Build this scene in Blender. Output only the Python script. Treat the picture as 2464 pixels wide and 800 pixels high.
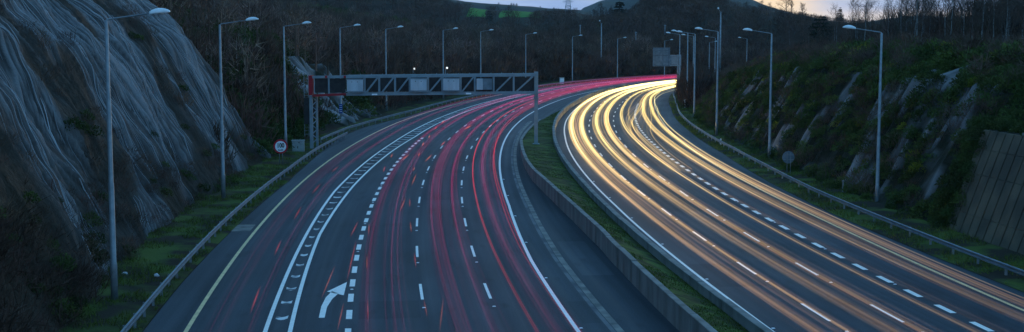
import bpy, math, random
import numpy as np
from mathutils import Vector, Matrix

sc = bpy.context.scene
for o in list(bpy.data.objects):
    bpy.data.objects.remove(o)
C = sc.collection
R = math.radians

# ------------------------------------------------------------------ camera
FPX, CAMH, PITCH = 3140.0, 13.0, math.atan(310 / 3140.0)
cam_d = bpy.data.cameras.new('camera')
cam_d.sensor_width = 36.0
cam_d.lens = 36.0 * FPX / 2464.0
cam_d.clip_start = 0.5
cam_d.clip_end = 20000
cam = bpy.data.objects.new('camera', cam_d)
C.objects.link(cam)
cam.location = (0, 0, CAMH)
cam.rotation_euler = (R(90) - PITCH, 0, 0)
sc.camera = cam

# ------------------------------------------------------------------ sky, sun, exposure
SUN_EL, SUN_AZ = 3.0, 10.8          # degrees; azimuth to the right of the view
TINT = (0.58, 0.95, 1.02)
w = bpy.data.worlds.new('World')
sc.world = w
w.use_nodes = True
nt = w.node_tree
nt.nodes.clear()
sky = nt.nodes.new('ShaderNodeTexSky')
sky.sky_type = 'NISHITA'
sky.sun_disc = False
sky.sun_elevation = R(SUN_EL)
sky.sun_rotation = R(SUN_AZ)
sky.ozone_density = 4.0
sky.air_density = 1.0
sky.dust_density = 0.6


def wn(kind, **kw):
    n = nt.nodes.new(kind)
    for k, v in kw.items():
        setattr(n, k, v)
    return n


def wmath(op, a, c=None, clamp=False):
    n = wn('ShaderNodeMath', operation=op, use_clamp=clamp)
    for i, q in enumerate((a, c)):
        if q is None:
            continue
        if isinstance(q, (int, float)):
            n.inputs[i].default_value = q
        else:
            nt.links.new(q, n.inputs[i])
    return n.outputs[0]


def wmix(fac, a, c, blend='MIX'):
    n = wn('ShaderNodeMix', data_type='RGBA', blend_type=blend)
    for i, q in ((0, fac), (6, a), (7, c)):
        if isinstance(q, (int, float)):
            n.inputs[i].default_value = q
        elif isinstance(q, tuple):
            n.inputs[i].default_value = (*q, 1)
        else:
            nt.links.new(q, n.inputs[i])
    return n.outputs[2]


def wstep(x, lo, hi):
    n = wn('ShaderNodeMapRange', interpolation_type='SMOOTHSTEP')
    n.inputs['From Min'].default_value = lo
    n.inputs['From Max'].default_value = hi
    nt.links.new(x, n.inputs['Value'])
    return n.outputs['Result']


tc = wn('ShaderNodeTexCoord')
sep = wn('ShaderNodeSeparateXYZ')
nt.links.new(tc.outputs['Generated'], sep.inputs[0])
dx, dy, dz = sep.outputs
mp = wn('ShaderNodeMapping')
mp.inputs['Scale'].default_value = (5.0, 5.0, 60.0)
nz = wn('ShaderNodeTexNoise')
nz.inputs['Scale'].default_value = 1.5
nz.inputs['Detail'].default_value = 6
nt.links.new(tc.outputs['Generated'], mp.inputs['Vector'])
nt.links.new(mp.outputs['Vector'], nz.inputs['Vector'])
noise = wmath('SUBTRACT', nz.outputs['Fac'], 0.5)
tan_ = wmath('DIVIDE', dx, wmath('MAXIMUM', dy, 0.05))
# the blue of dusk overhead, banks of pale cloud low down, and the last warm light where the sun went
dusk = wmix(0.48, wmix(1.0, sky.outputs['Color'], TINT, 'MULTIPLY'), (0.275, 0.57, 0.84))
low_blue = wmix(wstep(noise, -0.16, 0.18), (0.30, 0.46, 0.80), (0.46, 0.62, 0.92))
zz0 = wmath('ADD', dz, wmath('MULTIPLY', noise, 0.012))
cream_f = wmath('MULTIPLY', wstep(zz0, 0.024, 0.013), wstep(tan_, 0.10, 0.22))
low = wmix(wmath('MULTIPLY', cream_f, 0.85), low_blue, (1.05, 0.92, 0.84))
dist = wmath('ABSOLUTE', wmath('SUBTRACT', wmath('ADD', tan_, wmath('MULTIPLY', noise, 0.04)), math.tan(R(SUN_AZ))))
halo = wmath('MULTIPLY', wstep(dist, 0.16, 0.0), wstep(dz, 0.10, 0.02))
low = wmix(wmath('MULTIPLY', halo, 0.6), low, (0.95, 0.85, 0.82))
core = wmath('MULTIPLY', wstep(dist, 0.06, 0.012), wstep(zz0, 0.05, 0.022))
low = wmix(core, low, (1.30, 0.98, 0.62))
skycol = wmix(wstep(dz, 0.18, 0.035), dusk, low)
bg = wn('ShaderNodeBackground')
bg.inputs['Strength'].default_value = 0.12
out = wn('ShaderNodeOutputWorld')
nt.links.new(skycol, bg.inputs['Color'])
nt.links.new(bg.outputs['Background'], out.inputs['Surface'])

sun_d = bpy.data.lights.new('sun', 'SUN')
sun_d.energy = 0.05
sun_d.angle = R(3)
sun_d.color = (1.0, 0.72, 0.45)
sun = bpy.data.objects.new('sun', sun_d)
C.objects.link(sun)
sd = Vector((math.sin(R(SUN_AZ)) * math.cos(R(SUN_EL)), math.cos(R(SUN_AZ)) * math.cos(R(SUN_EL)), math.sin(R(SUN_EL))))
sun.rotation_euler = (-sd).to_track_quat('-Z', 'Y').to_euler()
sun.location = (0, 0, 60)

sc.view_settings.view_transform = 'Standard'
sc.view_settings.look = 'None'
sc.view_settings.exposure = 3.0
sc.view_settings.gamma = 1.0
sc.view_settings.use_curve_mapping = False
sc.render.engine = 'CYCLES'
sc.cycles.use_denoising = True
sc.cycles.denoiser = 'OPENIMAGEDENOISE'
sc.cycles.denoising_prefilter = 'ACCURATE'
sc.cycles.denoising_input_passes = 'RGB_ALBEDO_NORMAL'
sc.cycles.max_bounces = 6
sc.cycles.diffuse_bounces = 2
sc.cycles.glossy_bounces = 2
sc.cycles.transparent_max_bounces = 96
sc.cycles.volume_bounces = 0
sc.cycles.sample_clamp_indirect = 4.0
sc.cycles.use_light_tree = True
sc.cycles.caustics_reflective = False
sc.cycles.caustics_refractive = False

rng = np.random.default_rng(11)
random.seed(5)

# ------------------------------------------------------------------ measuring helpers
ct, st = math.cos(PITCH), math.sin(PITCH)


def ray(px, py):
    u = (px - 1232) / FPX
    v = (400 - py) / FPX
    return np.array((u, ct + v * st, -st + v * ct))


def gnd(px, py, z=0.0):
    d = ray(px, py)
    t = (z - CAMH) / d[2]
    return np.array((d[0] * t, d[1] * t, z))


def at(px, py, y):
    d = ray(px, py)
    t = y / d[1]
    return np.array((d[0] * t, y, CAMH + d[2] * t))


# the road's plan: one reference line (between the two fast lanes of the left carriageway); everything follows it at an offset
DS = 0.5
S_ = np.arange(-200, 700, DS)
K_ = np.interp(S_, [-200, 290, 335, 360, 440, 700], [1 / 775, 1 / 760, 1 / 450, 1 / 280, 1 / 280, 1 / 400])
H_ = np.cumsum(K_) * DS
j0 = np.argmin(abs(S_ - 141))
H_ -= H_[j0]
X_ = np.cumsum(np.sin(H_)) * DS
Y_ = np.cumsum(np.cos(H_)) * DS
X_ += -4.8 - X_[j0]
Y_ += 141 - Y_[j0]


def rp(s, off, z=0.0):
    s = np.asarray(s, float)
    off = np.asarray(off, float)
    x = np.interp(s, S_, X_)
    y = np.interp(s, S_, Y_)
    h = np.interp(s, S_, H_)
    x, y, z = np.broadcast_arrays(x + off * np.cos(h), y - off * np.sin(h), np.asarray(z, float))
    return np.stack((x, y, z), -1)


def head(s):
    return float(np.interp(s, S_, H_))


def so(px, py):
    j = np.argmin((X_ - px) ** 2 + (Y_ - py) ** 2)
    return S_[j], (px - X_[j]) * math.cos(H_[j]) - (py - Y_[j]) * math.sin(H_[j])


def tab(ss, vv):
    return lambda s: np.interp(s, ss, vv)


T = dict(
    yellow=tab([40, 60, 100, 150, 200, 250, 300, 460], [-14.1, -14.2, -14.4, -14.65, -14.9, -14.4, -13.6, -12.2]),
    hatL=tab([40, 60, 110, 160, 250, 290, 460], [-10.65, -10.7, -10.85, -10.2, -10.1, -9.7, -9.0]),
    hatR=tab([40, 58, 86, 114, 148, 170, 194, 240, 290, 460], [-9.5, -9.6, -9.9, -9.6, -9.0, -8.5, -8.5, -8.1, -7.4, -7.0]),
    short=tab([40, 170], [-7.0, -7.3]),
    d2=tab([40, 100, 200, 245, 280, 460], [-3.5, -3.5, -3.85, -4.1, -3.6, -3.4]),
    d3=tab([40, 240, 296, 460], [-0.1, -0.1, 0.6, 0.8]),
    edge=tab([40, 75, 100, 290, 350, 460], [3.12, 3.12, 3.5, 3.5, 4.6, 5.4]),
    drain=tab([40, 60, 75, 100, 180, 200], [5.1, 4.95, 4.9, 5.12, 5.1, 5.3]),
    wallL=tab([30, 56, 80, 92, 104, 118, 130, 158, 185, 202], [7.4, 7.6, 7.78, 7.55, 7.05, 6.3, 6.0, 5.6, 6.2, 6.6]),
    wallLz=tab([30, 110, 150, 202], [1.2, 1.2, 0.8, 0.4]),
    wallR=tab([30, 60, 110, 166, 219, 266, 309, 340, 460], [10.45, 10.5, 10.35, 9.9, 9.4, 8.85, 7.9, 7.9, 8.4]),
    Redge=tab([40, 60, 100, 132, 170, 204, 230, 300, 460], [11.6, 11.7, 11.75, 11.5, 11.18, 10.65, 10.35, 9.3, 9.6]),
    ab=tab([40, 96, 160, 200, 235, 300, 460], [14.9, 15.05, 14.6, 14.35, 14.0, 12.8, 13.2]),
    bc=tab([40, 110, 196, 244, 300, 460], [18.15, 18.45, 18.1, 17.6, 16.2, 16.6]),
    cd=tab([40, 80, 130, 154, 196, 242, 300, 460], [21.2, 21.6, 21.95, 21.95, 21.6, 21.1, 19.4, 19.8]),
    ry=tab([40, 60, 90, 160, 201, 231, 257, 278, 306, 460], [24.9, 25.0, 25.45, 25.7, 25.6, 25.1, 23.9, 22.8, 21.9, 22.6]),
    grassR=tab([30, 70, 93, 113, 146, 184, 244, 284, 320, 460], [27.15, 27.15, 27.1, 27.5, 28.45, 28.3, 27.4, 25.3, 23.3, 24]),
    railR=tab([30, 70, 104, 126, 146, 183, 245, 272, 298, 330], [28.1, 28.3, 28.7, 29.4, 29.7, 29.25, 28.4, 27.3, 25.2, 24.4]),
    shoulderL=tab([30, 70, 95, 118, 132, 150, 172, 186, 196, 214, 262, 338, 400, 460], [-16.05, -16.1, -15.85, -15.75, -16.2, -17.0, -18.2, -18.2, -17.3, -15.9, -15.6, -13.4, -12.4, -12]),
    railL=tab([30, 60, 90, 123, 147, 170], [-16.5, -16.45, -16.55, -16.6, -17.1, -17.2]),
    railF=tab([158, 178, 195, 220, 270, 333, 400, 460], [-18.9, -18.75, -17.8, -16.35, -15.9, -13.8, -12.8, -12.4]),
)


# ------------------------------------------------------------------ mesh building
class MB:
    def __init__(self):
        self.v, self.p, self.c, self.n = [], [], [], 0

    def add(self, v, f, c=None):
        v = np.asarray(v, np.float32).reshape(-1, 3)
        if isinstance(f, np.ndarray):
            self.p.append(f.astype(np.int64) + self.n)
        else:
            byk = {}
            for q in f:
                byk.setdefault(len(q), []).append(q)
            for q in byk.values():
                self.p.append(np.asarray(q, np.int64) + self.n)
        self.v.append(v)
        if c is not None:
            c = np.asarray(c, np.float32)
            if c.ndim == 1:
                c = np.tile(c, (len(v), 1))
            self.c.append(c)
        self.n += len(v)
        return self

    def box(self, c, s, rz=0.0, taper=1.0):
        x, y, z = s[0] / 2, s[1] / 2, s[2] / 2
        v = np.array([(-x, -y, -z), (x, -y, -z), (x, y, -z), (-x, y, -z), (-x * taper, -y * taper, z), (x * taper, -y * taper, z), (x * taper, y * taper, z), (-x * taper, y * taper, z)])
        ca, sa = math.cos(rz), math.sin(rz)
        v = v @ np.array([(ca, sa, 0), (-sa, ca, 0), (0, 0, 1)]) + np.asarray(c)
        return self.add(v, [(0, 3, 2, 1), (4, 5, 6, 7), (0, 1, 5, 4), (1, 2, 6, 5), (2, 3, 7, 6), (3, 0, 4, 7)])

    def bar(self, a, b, wx, wz=None):
        """square bar from a to b"""
        a, b = Vector(a), Vector(b)
        wz = wx if wz is None else wz
        d = (b - a).normalized()
        up = Vector((0, 0, 1)) if abs(d.z) < 0.95 else Vector((0, 1, 0))
        x = d.cross(up).normalized() * wx / 2
        y = x.cross(d).normalized() * wz / 2
        v = [p + sx * x + sy * y for p in (a, b) for sx, sy in ((-1, -1), (1, -1), (1, 1), (-1, 1))]
        return self.add([tuple(q) for q in v], [(3, 2, 1, 0), (4, 5, 6, 7), (0, 1, 5, 4), (1, 2, 6, 5), (2, 3, 7, 6), (3, 0, 4, 7)])

    def tube(self, pts, rad, sides=6, cap=True, c=None):
        pts = np.asarray(pts, float)
        n = len(pts)
        rad = np.broadcast_to(np.asarray(rad, float), (n,))
        d = np.gradient(pts, axis=0)
        d /= np.linalg.norm(d, axis=1, keepdims=True) + 1e-9
        ref = np.array((0, 0, 1.0)) if abs(d[:, 2]).mean() < 0.8 else np.array((1.0, 0, 0))
        x = np.cross(d, ref)
        x /= np.linalg.norm(x, axis=1, keepdims=True) + 1e-9
        y = np.cross(x, d)
        a = np.arange(sides) * 2 * math.pi / sides
        v = pts[:, None, :] + rad[:, None, None] * (np.cos(a)[None, :, None] * x[:, None, :] + np.sin(a)[None, :, None] * y[:, None, :])
        i = np.arange(n - 1)[:, None] * sides
        k = np.arange(sides)[None, :]
        k2 = (k + 1) % sides
        f = np.stack((i + k, i + k2, i + sides + k2, i + sides + k), -1).reshape(-1, 4)
        cc = None
        if c is not None:
            c = np.asarray(c, float)
            cc = np.repeat(c, sides, axis=0) if c.ndim == 2 else c
        self.add(v.reshape(-1, 3), f, cc)
        if cap and sides > 2:
            self.p.append(np.array([list(range(sides))]) + self.n - n * sides)
            self.p.append(np.array([list(range(sides))[::-1]]) + self.n - sides)
        return self

    def lathe(self, prof, c=(0, 0, 0), sides=16, axis='z'):
        a = np.arange(sides) * 2 * math.pi / sides
        v = []
        for r, z in prof:
            for t in a:
                q = (r * math.cos(t), r * math.sin(t), z)
                v.append(q if axis == 'z' else (q[0], q[2], q[1]))
        f = []
        for i in range(len(prof) - 1):
            for k in range(sides):
                k2 = (k + 1) % sides
                f.append((i * sides + k, i * sides + k2, (i + 1) * sides + k2, (i + 1) * sides + k))
        f.append(tuple(range(sides))[::-1])
        f.append(tuple((len(prof) - 1) * sides + k for k in range(sides)))
        return self.add(np.array(v) + np.asarray(c), f)

    def mesh(self, name, mat, smooth=False, uv=None):
        m = bpy.data.meshes.new(name)
        V = np.concatenate(self.v) if self.v else np.zeros((0, 3), np.float32)
        m.vertices.add(len(V))
        m.vertices.foreach_set('co', V.astype(np.float32).ravel())
        loops = np.concatenate([p.ravel() for p in self.p])
        tot = np.concatenate([np.full(len(p), p.shape[1]) for p in self.p])
        start = np.concatenate(([0], np.cumsum(tot)[:-1]))
        m.loops.add(len(loops))
        m.loops.foreach_set('vertex_index', loops.astype(np.int32))
        m.polygons.add(len(tot))
        m.polygons.foreach_set('loop_start', start.astype(np.int32))
        m.polygons.foreach_set('loop_total', tot.astype(np.int32))
        m.polygons.foreach_set('use_smooth', np.full(len(tot), bool(smooth)))
        if self.c:
            Cc = np.concatenate(self.c)
            if Cc.shape[1] == 3:
                Cc = np.concatenate((Cc, np.ones((len(Cc), 1), np.float32)), 1)
            a = m.attributes.new('tint', 'FLOAT_COLOR', 'POINT')
            a.data.foreach_set('color', Cc.astype(np.float32).ravel())
        if uv is not None:
            u = m.uv_layers.new(name='uv')
            u.data.foreach_set('uv', np.asarray(uv, np.float32)[loops].ravel())
        m.update(calc_edges=True)
        m.validate(clean_customdata=False)
        if mat:
            m.materials.append(mat)
        return m

    def build(self, name, mat, parent=None, smooth=False, uv=None):
        o = bpy.data.objects.new(name, self.mesh(name, mat, smooth, uv))
        C.objects.link(o)
        if parent is not None:
            o.parent = parent
        return o


def tag(o, label=None, cat=None, group=None, kind=None):
    if label:
        o['label'] = label
    if cat:
        o['category'] = cat
    if group:
        o['group'] = group
    if kind:
        o['kind'] = kind
    return o


def struct(o):
    o['kind'] = 'structure'
    return o


def thing(name, label, cat, loc=(0, 0, 0), rz=0.0, group=None):
    o = bpy.data.objects.new(name, None)
    o.empty_display_size = 0.3
    C.objects.link(o)
    o.location = tuple(float(q) for q in loc)
    o.rotation_euler = (0, 0, rz)
    return tag(o, label, cat, group)


def dup(root, loc, rz, label, scale=1.0):
    r = root.copy()
    C.objects.link(r)
    r.location = tuple(float(q) for q in loc)
    r.rotation_euler = (0, 0, rz)
    r.scale = (scale, scale, scale) if np.isscalar(scale) else scale
    r['label'] = label
    for ch in list(root.children):
        c = ch.copy()
        C.objects.link(c)
        c.parent = r
        for g in list(ch.children):
            d = g.copy()
            C.objects.link(d)
            d.parent = c
    return r


# ------------------------------------------------------------------ materials
def nodes(name):
    m = bpy.data.materials.new(name)
    m.use_nodes = True
    t = m.node_tree
    return m, t, t.nodes['Principled BSDF']


def mat(name, c1, c2=None, rough=0.7, scale=2.0, metal=0.0, spec=0.3, bump=0.0, detail=5.0, lo=0.35, hi=0.65, stretch=(1, 1, 1), tint=False, bscale=None):
    """two colours mixed by a noise in object space, optional relief, optionally multiplied by the mesh's own tint"""
    m, t, b = nodes(name)
    b.inputs['Roughness'].default_value = rough
    b.inputs['Metallic'].default_value = metal
    b.inputs['Specular IOR Level'].default_value = spec
    c2 = c2 or tuple(q * 0.7 for q in c1)
    tcn = t.nodes.new('ShaderNodeTexCoord')
    mpn = t.nodes.new('ShaderNodeMapping')
    mpn.inputs['Scale'].default_value = stretch
    n = t.nodes.new('ShaderNodeTexNoise')
    n.inputs['Scale'].default_value = scale
    n.inputs['Detail'].default_value = detail
    r = t.nodes.new('ShaderNodeValToRGB')
    r.color_ramp.elements[0].position = lo
    r.color_ramp.elements[1].position = hi
    r.color_ramp.elements[0].color = (*c1, 1)
    r.color_ramp.elements[1].color = (*c2, 1)
    t.links.new(tcn.outputs['Object'], mpn.inputs['Vector'])
    t.links.new(mpn.outputs['Vector'], n.inputs['Vector'])
    t.links.new(n.outputs['Fac'], r.inputs['Fac'])
    col = r.outputs['Color']
    if tint:
        a = t.nodes.new('ShaderNodeAttribute')
        a.attribute_name = 'tint'
        mx = t.nodes.new('ShaderNodeMix')
        mx.data_type = 'RGBA'
        mx.blend_type = 'MULTIPLY'
        mx.inputs[0].default_value = 1.0
        t.links.new(col, mx.inputs[6])
        t.links.new(a.outputs['Color'], mx.inputs[7])
        col = mx.outputs[2]
    t.links.new(col, b.inputs['Base Color'])
    if bump:
        n2 = t.nodes.new('ShaderNodeTexNoise')
        n2.inputs['Scale'].default_value = bscale or scale * 4
        n2.inputs['Detail'].default_value = 6
        bp = t.nodes.new('ShaderNodeBump')
        bp.inputs['Strength'].default_value = bump
        bp.inputs['Distance'].default_value = 0.05
        t.links.new(mpn.outputs['Vector'], n2.inputs['Vector'])
        t.links.new(n2.outputs['Fac'], bp.inputs['Height'])
        t.links.new(bp.outputs['Normal'], b.inputs['Normal'])
    return m


def asphalt(name, base, wheel=0.0, rough=0.78):
    """asphalt in road coordinates (u across in metres, v along): aggregate speckle, long wear streaks, patches"""
    m, t, b = nodes(name)
    uv = t.nodes.new('ShaderNodeUVMap')
    uv.uv_map = 'uv'

    def noise(sx, sy, scale, detail, lo, hi, a, c):
        mpn = t.nodes.new('ShaderNodeMapping')
        mpn.inputs['Scale'].default_value = (sx, sy, 1)
        n = t.nodes.new('ShaderNodeTexNoise')
        n.inputs['Scale'].default_value = scale
        n.inputs['Detail'].default_value = detail
        mr = t.nodes.new('ShaderNodeMapRange')
        mr.inputs['From Min'].default_value = lo
        mr.inputs['From Max'].default_value = hi
        mr.inputs['To Min'].default_value = a
        mr.inputs['To Max'].default_value = c
        t.links.new(uv.outputs['UV'], mpn.inputs['Vector'])
        t.links.new(mpn.outputs['Vector'], n.inputs['Vector'])
        t.links.new(n.outputs['Fac'], mr.inputs['Value'])
        return mr.outputs['Result']

    def mul(a, c):
        q = t.nodes.new('ShaderNodeMath')
        q.operation = 'MULTIPLY'
        t.links.new(a, q.inputs[0])
        t.links.new(c, q.inputs[1])
        return q.outputs[0]
    f = noise(1, 1, 14, 3, 0.3, 0.7, 0.75, 1.25)
    f = mul(f, noise(1.3, 0.012, 1.0, 4, 0.3, 0.7, 1 - wheel, 1 + wheel))
    f = mul(f, noise(0.25, 0.06, 1.0, 6, 0.35, 0.65, 0.80, 1.20))
    f = mul(f, noise(0.9, 0.25, 1.0, 8, 0.60, 0.72, 1.0, 0.72))
    f = mul(f, noise(3.0, 0.006, 1.0, 2, 0.3, 0.7, 0.86, 1.14))
    f = mul(f, noise(1, 1, 60, 2, 0.3, 0.7, 0.8, 1.2))
    cmb = t.nodes.new('ShaderNodeVectorMath')
    cmb.operation = 'SCALE'
    cmb.inputs[0].default_value = base
    t.links.new(f, cmb.inputs['Scale'])
    t.links.new(cmb.outputs['Vector'], b.inputs['Base Color'])
    rr = noise(1.3, 0.02, 1.0, 3, 0.3, 0.7, rough - 0.08, rough + 0.1)
    t.links.new(rr, b.inputs['Roughness'])
    b.inputs['Specular IOR Level'].default_value = 0.14
    return m


M = dict(
    road=asphalt('asphalt', (0.040, 0.052, 0.062), 0.14),
    road2=asphalt('asphalt_dark', (0.030, 0.041, 0.050), 0.10),
    lay=asphalt('asphalt_shoulder', (0.046, 0.059, 0.069), 0.08),
    white=mat('road_paint_white', (0.90, 0.86, 0.78), (0.76, 0.73, 0.66), 0.6, 3.0, detail=8, lo=0.45, hi=0.75),
    worn=mat('road_paint_worn', (0.66, 0.66, 0.64), (0.05, 0.057, 0.065), 0.6, 1.3, detail=9, lo=0.46, hi=0.60),
    yellow=mat('road_paint_yellow', (0.82, 0.60, 0.27), (0.60, 0.44, 0.20), 0.6, 2.0, detail=8),
    concrete=mat('barrier_concrete', (0.215, 0.21, 0.19), (0.06, 0.06, 0.048), 0.85, 0.9, bump=0.3, detail=8, lo=0.4, hi=0.8, stretch=(1, 1, 0.35)),
    kerb=mat('channel_concrete', (0.23, 0.22, 0.19), (0.08, 0.085, 0.08), 0.8, 0.9, detail=8),
    net=mat('wire_netting', (0.50, 0.51, 0.52), (0.34, 0.35, 0.36), 0.7, 0.6, tint=True),
    gully=mat('gully_blocks', (0.13, 0.14, 0.145), (0.045, 0.055, 0.065), 0.8, 0.35, detail=4, lo=0.40, hi=0.60),
    moss=mat('verge_turf', (0.029, 0.038, 0.012), (0.072, 0.109, 0.020), 0.95, 0.9, bump=0.8, bscale=7, detail=9, lo=0.42, hi=0.62, spec=0.1),
    turf=mat('roadside_turf', (0.030, 0.026, 0.017), (0.070, 0.105, 0.022), 0.95, 0.35, bump=0.8, bscale=6, detail=9, lo=0.44, hi=0.60, spec=0.1),
    soil=mat('scrub_ground', (0.026, 0.022, 0.017), (0.039, 0.035, 0.021), 0.95, 0.15, detail=8, spec=0.05, bump=0.6, bscale=1.5),
    land=mat('valley_ground', (0.022, 0.026, 0.016), (0.032, 0.030, 0.020), 0.95, 0.01, detail=8, spec=0.05),
    field=mat('meadow', (0.050, 0.170, 0.028), (0.065, 0.190, 0.034), 0.95, 0.02, detail=6, spec=0.05),
    steel=mat('galvanised_steel', (0.30, 0.32, 0.33), (0.22, 0.24, 0.25), 0.5, 3.0, metal=0.35, detail=6),
    rail=mat('rail_steel', (0.155, 0.19, 0.215), (0.10, 0.125, 0.145), 0.6, 1.2, metal=0.1, detail=8),
    gant=mat('gantry_paint', (0.26, 0.31, 0.325), (0.20, 0.24, 0.26), 0.6, 1.2, detail=8),
    gred=mat('gantry_red_paint', (0.42, 0.022, 0.028), (0.32, 0.016, 0.022), 0.6, 1.5),
    dark=mat('dark_mesh_panel', (0.060, 0.055, 0.052), (0.038, 0.037, 0.037), 0.8, 2.0),
    boxm=mat('sign_box_paint', (0.55, 0.58, 0.60), (0.42, 0.45, 0.47), 0.55, 1.0, detail=8, stretch=(2, 1, 0.4)),
    lampw=mat('lantern_shell', (0.80, 0.81, 0.80), (0.70, 0.71, 0.70), 0.35, 3.0, spec=0.5),
    lens=mat('lantern_glass', (0.50, 0.52, 0.50), (0.42, 0.44, 0.43), 0.15, 3.0, spec=0.5),
    cab=mat('cabinet_paint', (0.36, 0.38, 0.36), (0.28, 0.30, 0.29), 0.6, 2.5, detail=7),
    black=mat('black_paint', (0.012, 0.012, 0.013), (0.02, 0.02, 0.02), 0.6),
    signw=mat('sign_white', (0.92, 0.92, 0.92), (0.88, 0.88, 0.88), 0.5),
    signr=mat('sign_red', (0.55, 0.012, 0.028), (0.48, 0.012, 0.025), 0.5),
    blue=mat('sign_blue', (0.02, 0.09, 0.30), (0.02, 0.075, 0.25), 0.5),
    signback=mat('sign_back', (0.19, 0.24, 0.27), (0.13, 0.17, 0.19), 0.6, 1.5, metal=0.2, detail=7),
    plank=mat('facing_panels', (0.125, 0.098, 0.062), (0.060, 0.050, 0.034), 0.9, 0.5, detail=9, bump=0.4, bscale=8),
    seam=mat('facing_seam', (0.012, 0.014, 0.008), (0.02, 0.02, 0.012), 0.95),
    twig=mat('bare_twigs', (0.103, 0.073, 0.057), (0.065, 0.049, 0.042), 0.9, 0.2, tint=True, spec=0.1),
    bark=mat('birch_bark', (0.22, 0.20, 0.18), (0.05, 0.045, 0.04), 0.85, 1.6, stretch=(1, 1, 2.0), detail=7, lo=0.45, hi=0.7),
    darkbark=mat('dark_bark', (0.035, 0.03, 0.025), (0.02, 0.018, 0.016), 0.9, 2.0),
    gorse=mat('gorse_leaves', (0.044, 0.078, 0.021), (0.066, 0.099, 0.026), 0.85, 0.3, tint=True, spec=0.15),
    blade=mat('grass_blades', (0.064, 0.120, 0.019), (0.096, 0.128, 0.029), 0.9, 0.4, tint=True, spec=0.15),
    needles=mat('conifer_needles', (0.012, 0.022, 0.014), (0.019, 0.029, 0.017), 0.9, 0.5, spec=0.1),
    litter=mat('white_plastic', (0.7, 0.7, 0.72), (0.6, 0.6, 0.62), 0.5),
)


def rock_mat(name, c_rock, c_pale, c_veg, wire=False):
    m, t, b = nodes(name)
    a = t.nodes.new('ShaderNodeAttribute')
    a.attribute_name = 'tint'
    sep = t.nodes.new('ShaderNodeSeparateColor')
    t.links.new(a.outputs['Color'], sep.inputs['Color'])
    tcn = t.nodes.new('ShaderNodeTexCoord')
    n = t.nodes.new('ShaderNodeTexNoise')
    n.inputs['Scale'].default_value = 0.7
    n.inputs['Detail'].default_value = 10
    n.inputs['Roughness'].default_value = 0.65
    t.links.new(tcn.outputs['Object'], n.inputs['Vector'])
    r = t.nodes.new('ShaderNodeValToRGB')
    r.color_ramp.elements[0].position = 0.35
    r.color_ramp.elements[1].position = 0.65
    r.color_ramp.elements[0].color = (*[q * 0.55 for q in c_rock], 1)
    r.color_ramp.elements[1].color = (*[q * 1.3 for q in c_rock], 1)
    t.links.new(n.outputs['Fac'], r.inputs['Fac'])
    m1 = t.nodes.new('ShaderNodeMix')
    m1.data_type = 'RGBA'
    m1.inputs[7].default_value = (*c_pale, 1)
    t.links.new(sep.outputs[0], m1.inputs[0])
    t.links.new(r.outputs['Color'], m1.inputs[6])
    m2 = t.nodes.new('ShaderNodeMix')
    m2.data_type = 'RGBA'
    m2.inputs[7].default_value = (*c_veg, 1)
    t.links.new(sep.outputs[1], m2.inputs[0])
    t.links.new(m1.outputs[2], m2.inputs[6])
    t.links.new(m2.outputs[2], b.inputs['Base Color'])
    n2 = t.nodes.new('ShaderNodeTexNoise')
    n2.inputs['Scale'].default_value = 5
    n2.inputs['Detail'].default_value = 8
    t.links.new(tcn.outputs['Object'], n2.inputs['Vector'])
    bp = t.nodes.new('ShaderNodeBump')
    bp.inputs['Strength'].default_value = 0.7
    bp.inputs['Distance'].default_value = 0.15
    t.links.new(n2.outputs['Fac'], bp.inputs['Height'])
    t.links.new(bp.outputs['Normal'], b.inputs['Normal'])
    b.inputs['Roughness'].default_value = 0.9
    b.inputs['Specular IOR Level'].default_value = 0.15
    return m


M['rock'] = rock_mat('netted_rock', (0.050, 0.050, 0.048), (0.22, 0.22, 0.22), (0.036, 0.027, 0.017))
M['slab'] = rock_mat('quartzite_slab', (0.10, 0.095, 0.088), (0.33, 0.33, 0.33), (0.020, 0.022, 0.012))


def glow_mat(name, gain):
    m = bpy.data.materials.new(name)
    m.use_nodes = True
    t = m.node_tree
    t.nodes.clear()
    a = t.nodes.new('ShaderNodeAttribute')
    a.attribute_name = 'tint'
    e = t.nodes.new('ShaderNodeEmission')
    e.inputs['Strength'].default_value = gain
    tr = t.nodes.new('ShaderNodeBsdfTransparent')
    ad = t.nodes.new('ShaderNodeAddShader')
    o = t.nodes.new('ShaderNodeOutputMaterial')
    t.links.new(a.outputs['Color'], e.inputs['Color'])
    t.links.new(e.outputs[0], ad.inputs[0])
    t.links.new(tr.outputs[0], ad.inputs[1])
    t.links.new(ad.outputs[0], o.inputs['Surface'])
    m.cycles.emission_sampling = 'NONE'
    return m


M['headglow'] = glow_mat('headlight_glow', 0.095)
M['tailglow'] = glow_mat('taillight_glow', 0.085)
M['flash'] = glow_mat('indicator_glow', 0.12)


# ------------------------------------------------------------------ value noise in numpy
_tab = np.random.default_rng(3).random((256, 256))


def vnoise(x, y):
    xi = np.floor(x).astype(int)
    yi = np.floor(y).astype(int)
    fx = x - xi
    fy = y - yi
    fx = fx * fx * (3 - 2 * fx)
    fy = fy * fy * (3 - 2 * fy)
    g = lambda a, b: _tab[a & 255, b & 255]
    return (g(xi, yi) * (1 - fx) + g(xi + 1, yi) * fx) * (1 - fy) + (g(xi, yi + 1) * (1 - fx) + g(xi + 1, yi + 1) * fx) * fy


def fbm(x, y, o=4):
    v = 0
    a = 0.5
    for k in range(o):
        v = v + a * vnoise(x * 2 ** k + 17 * k, y * 2 ** k + 31 * k)
        a *= 0.5
    return v / (1 - 0.5 ** o)


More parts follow.
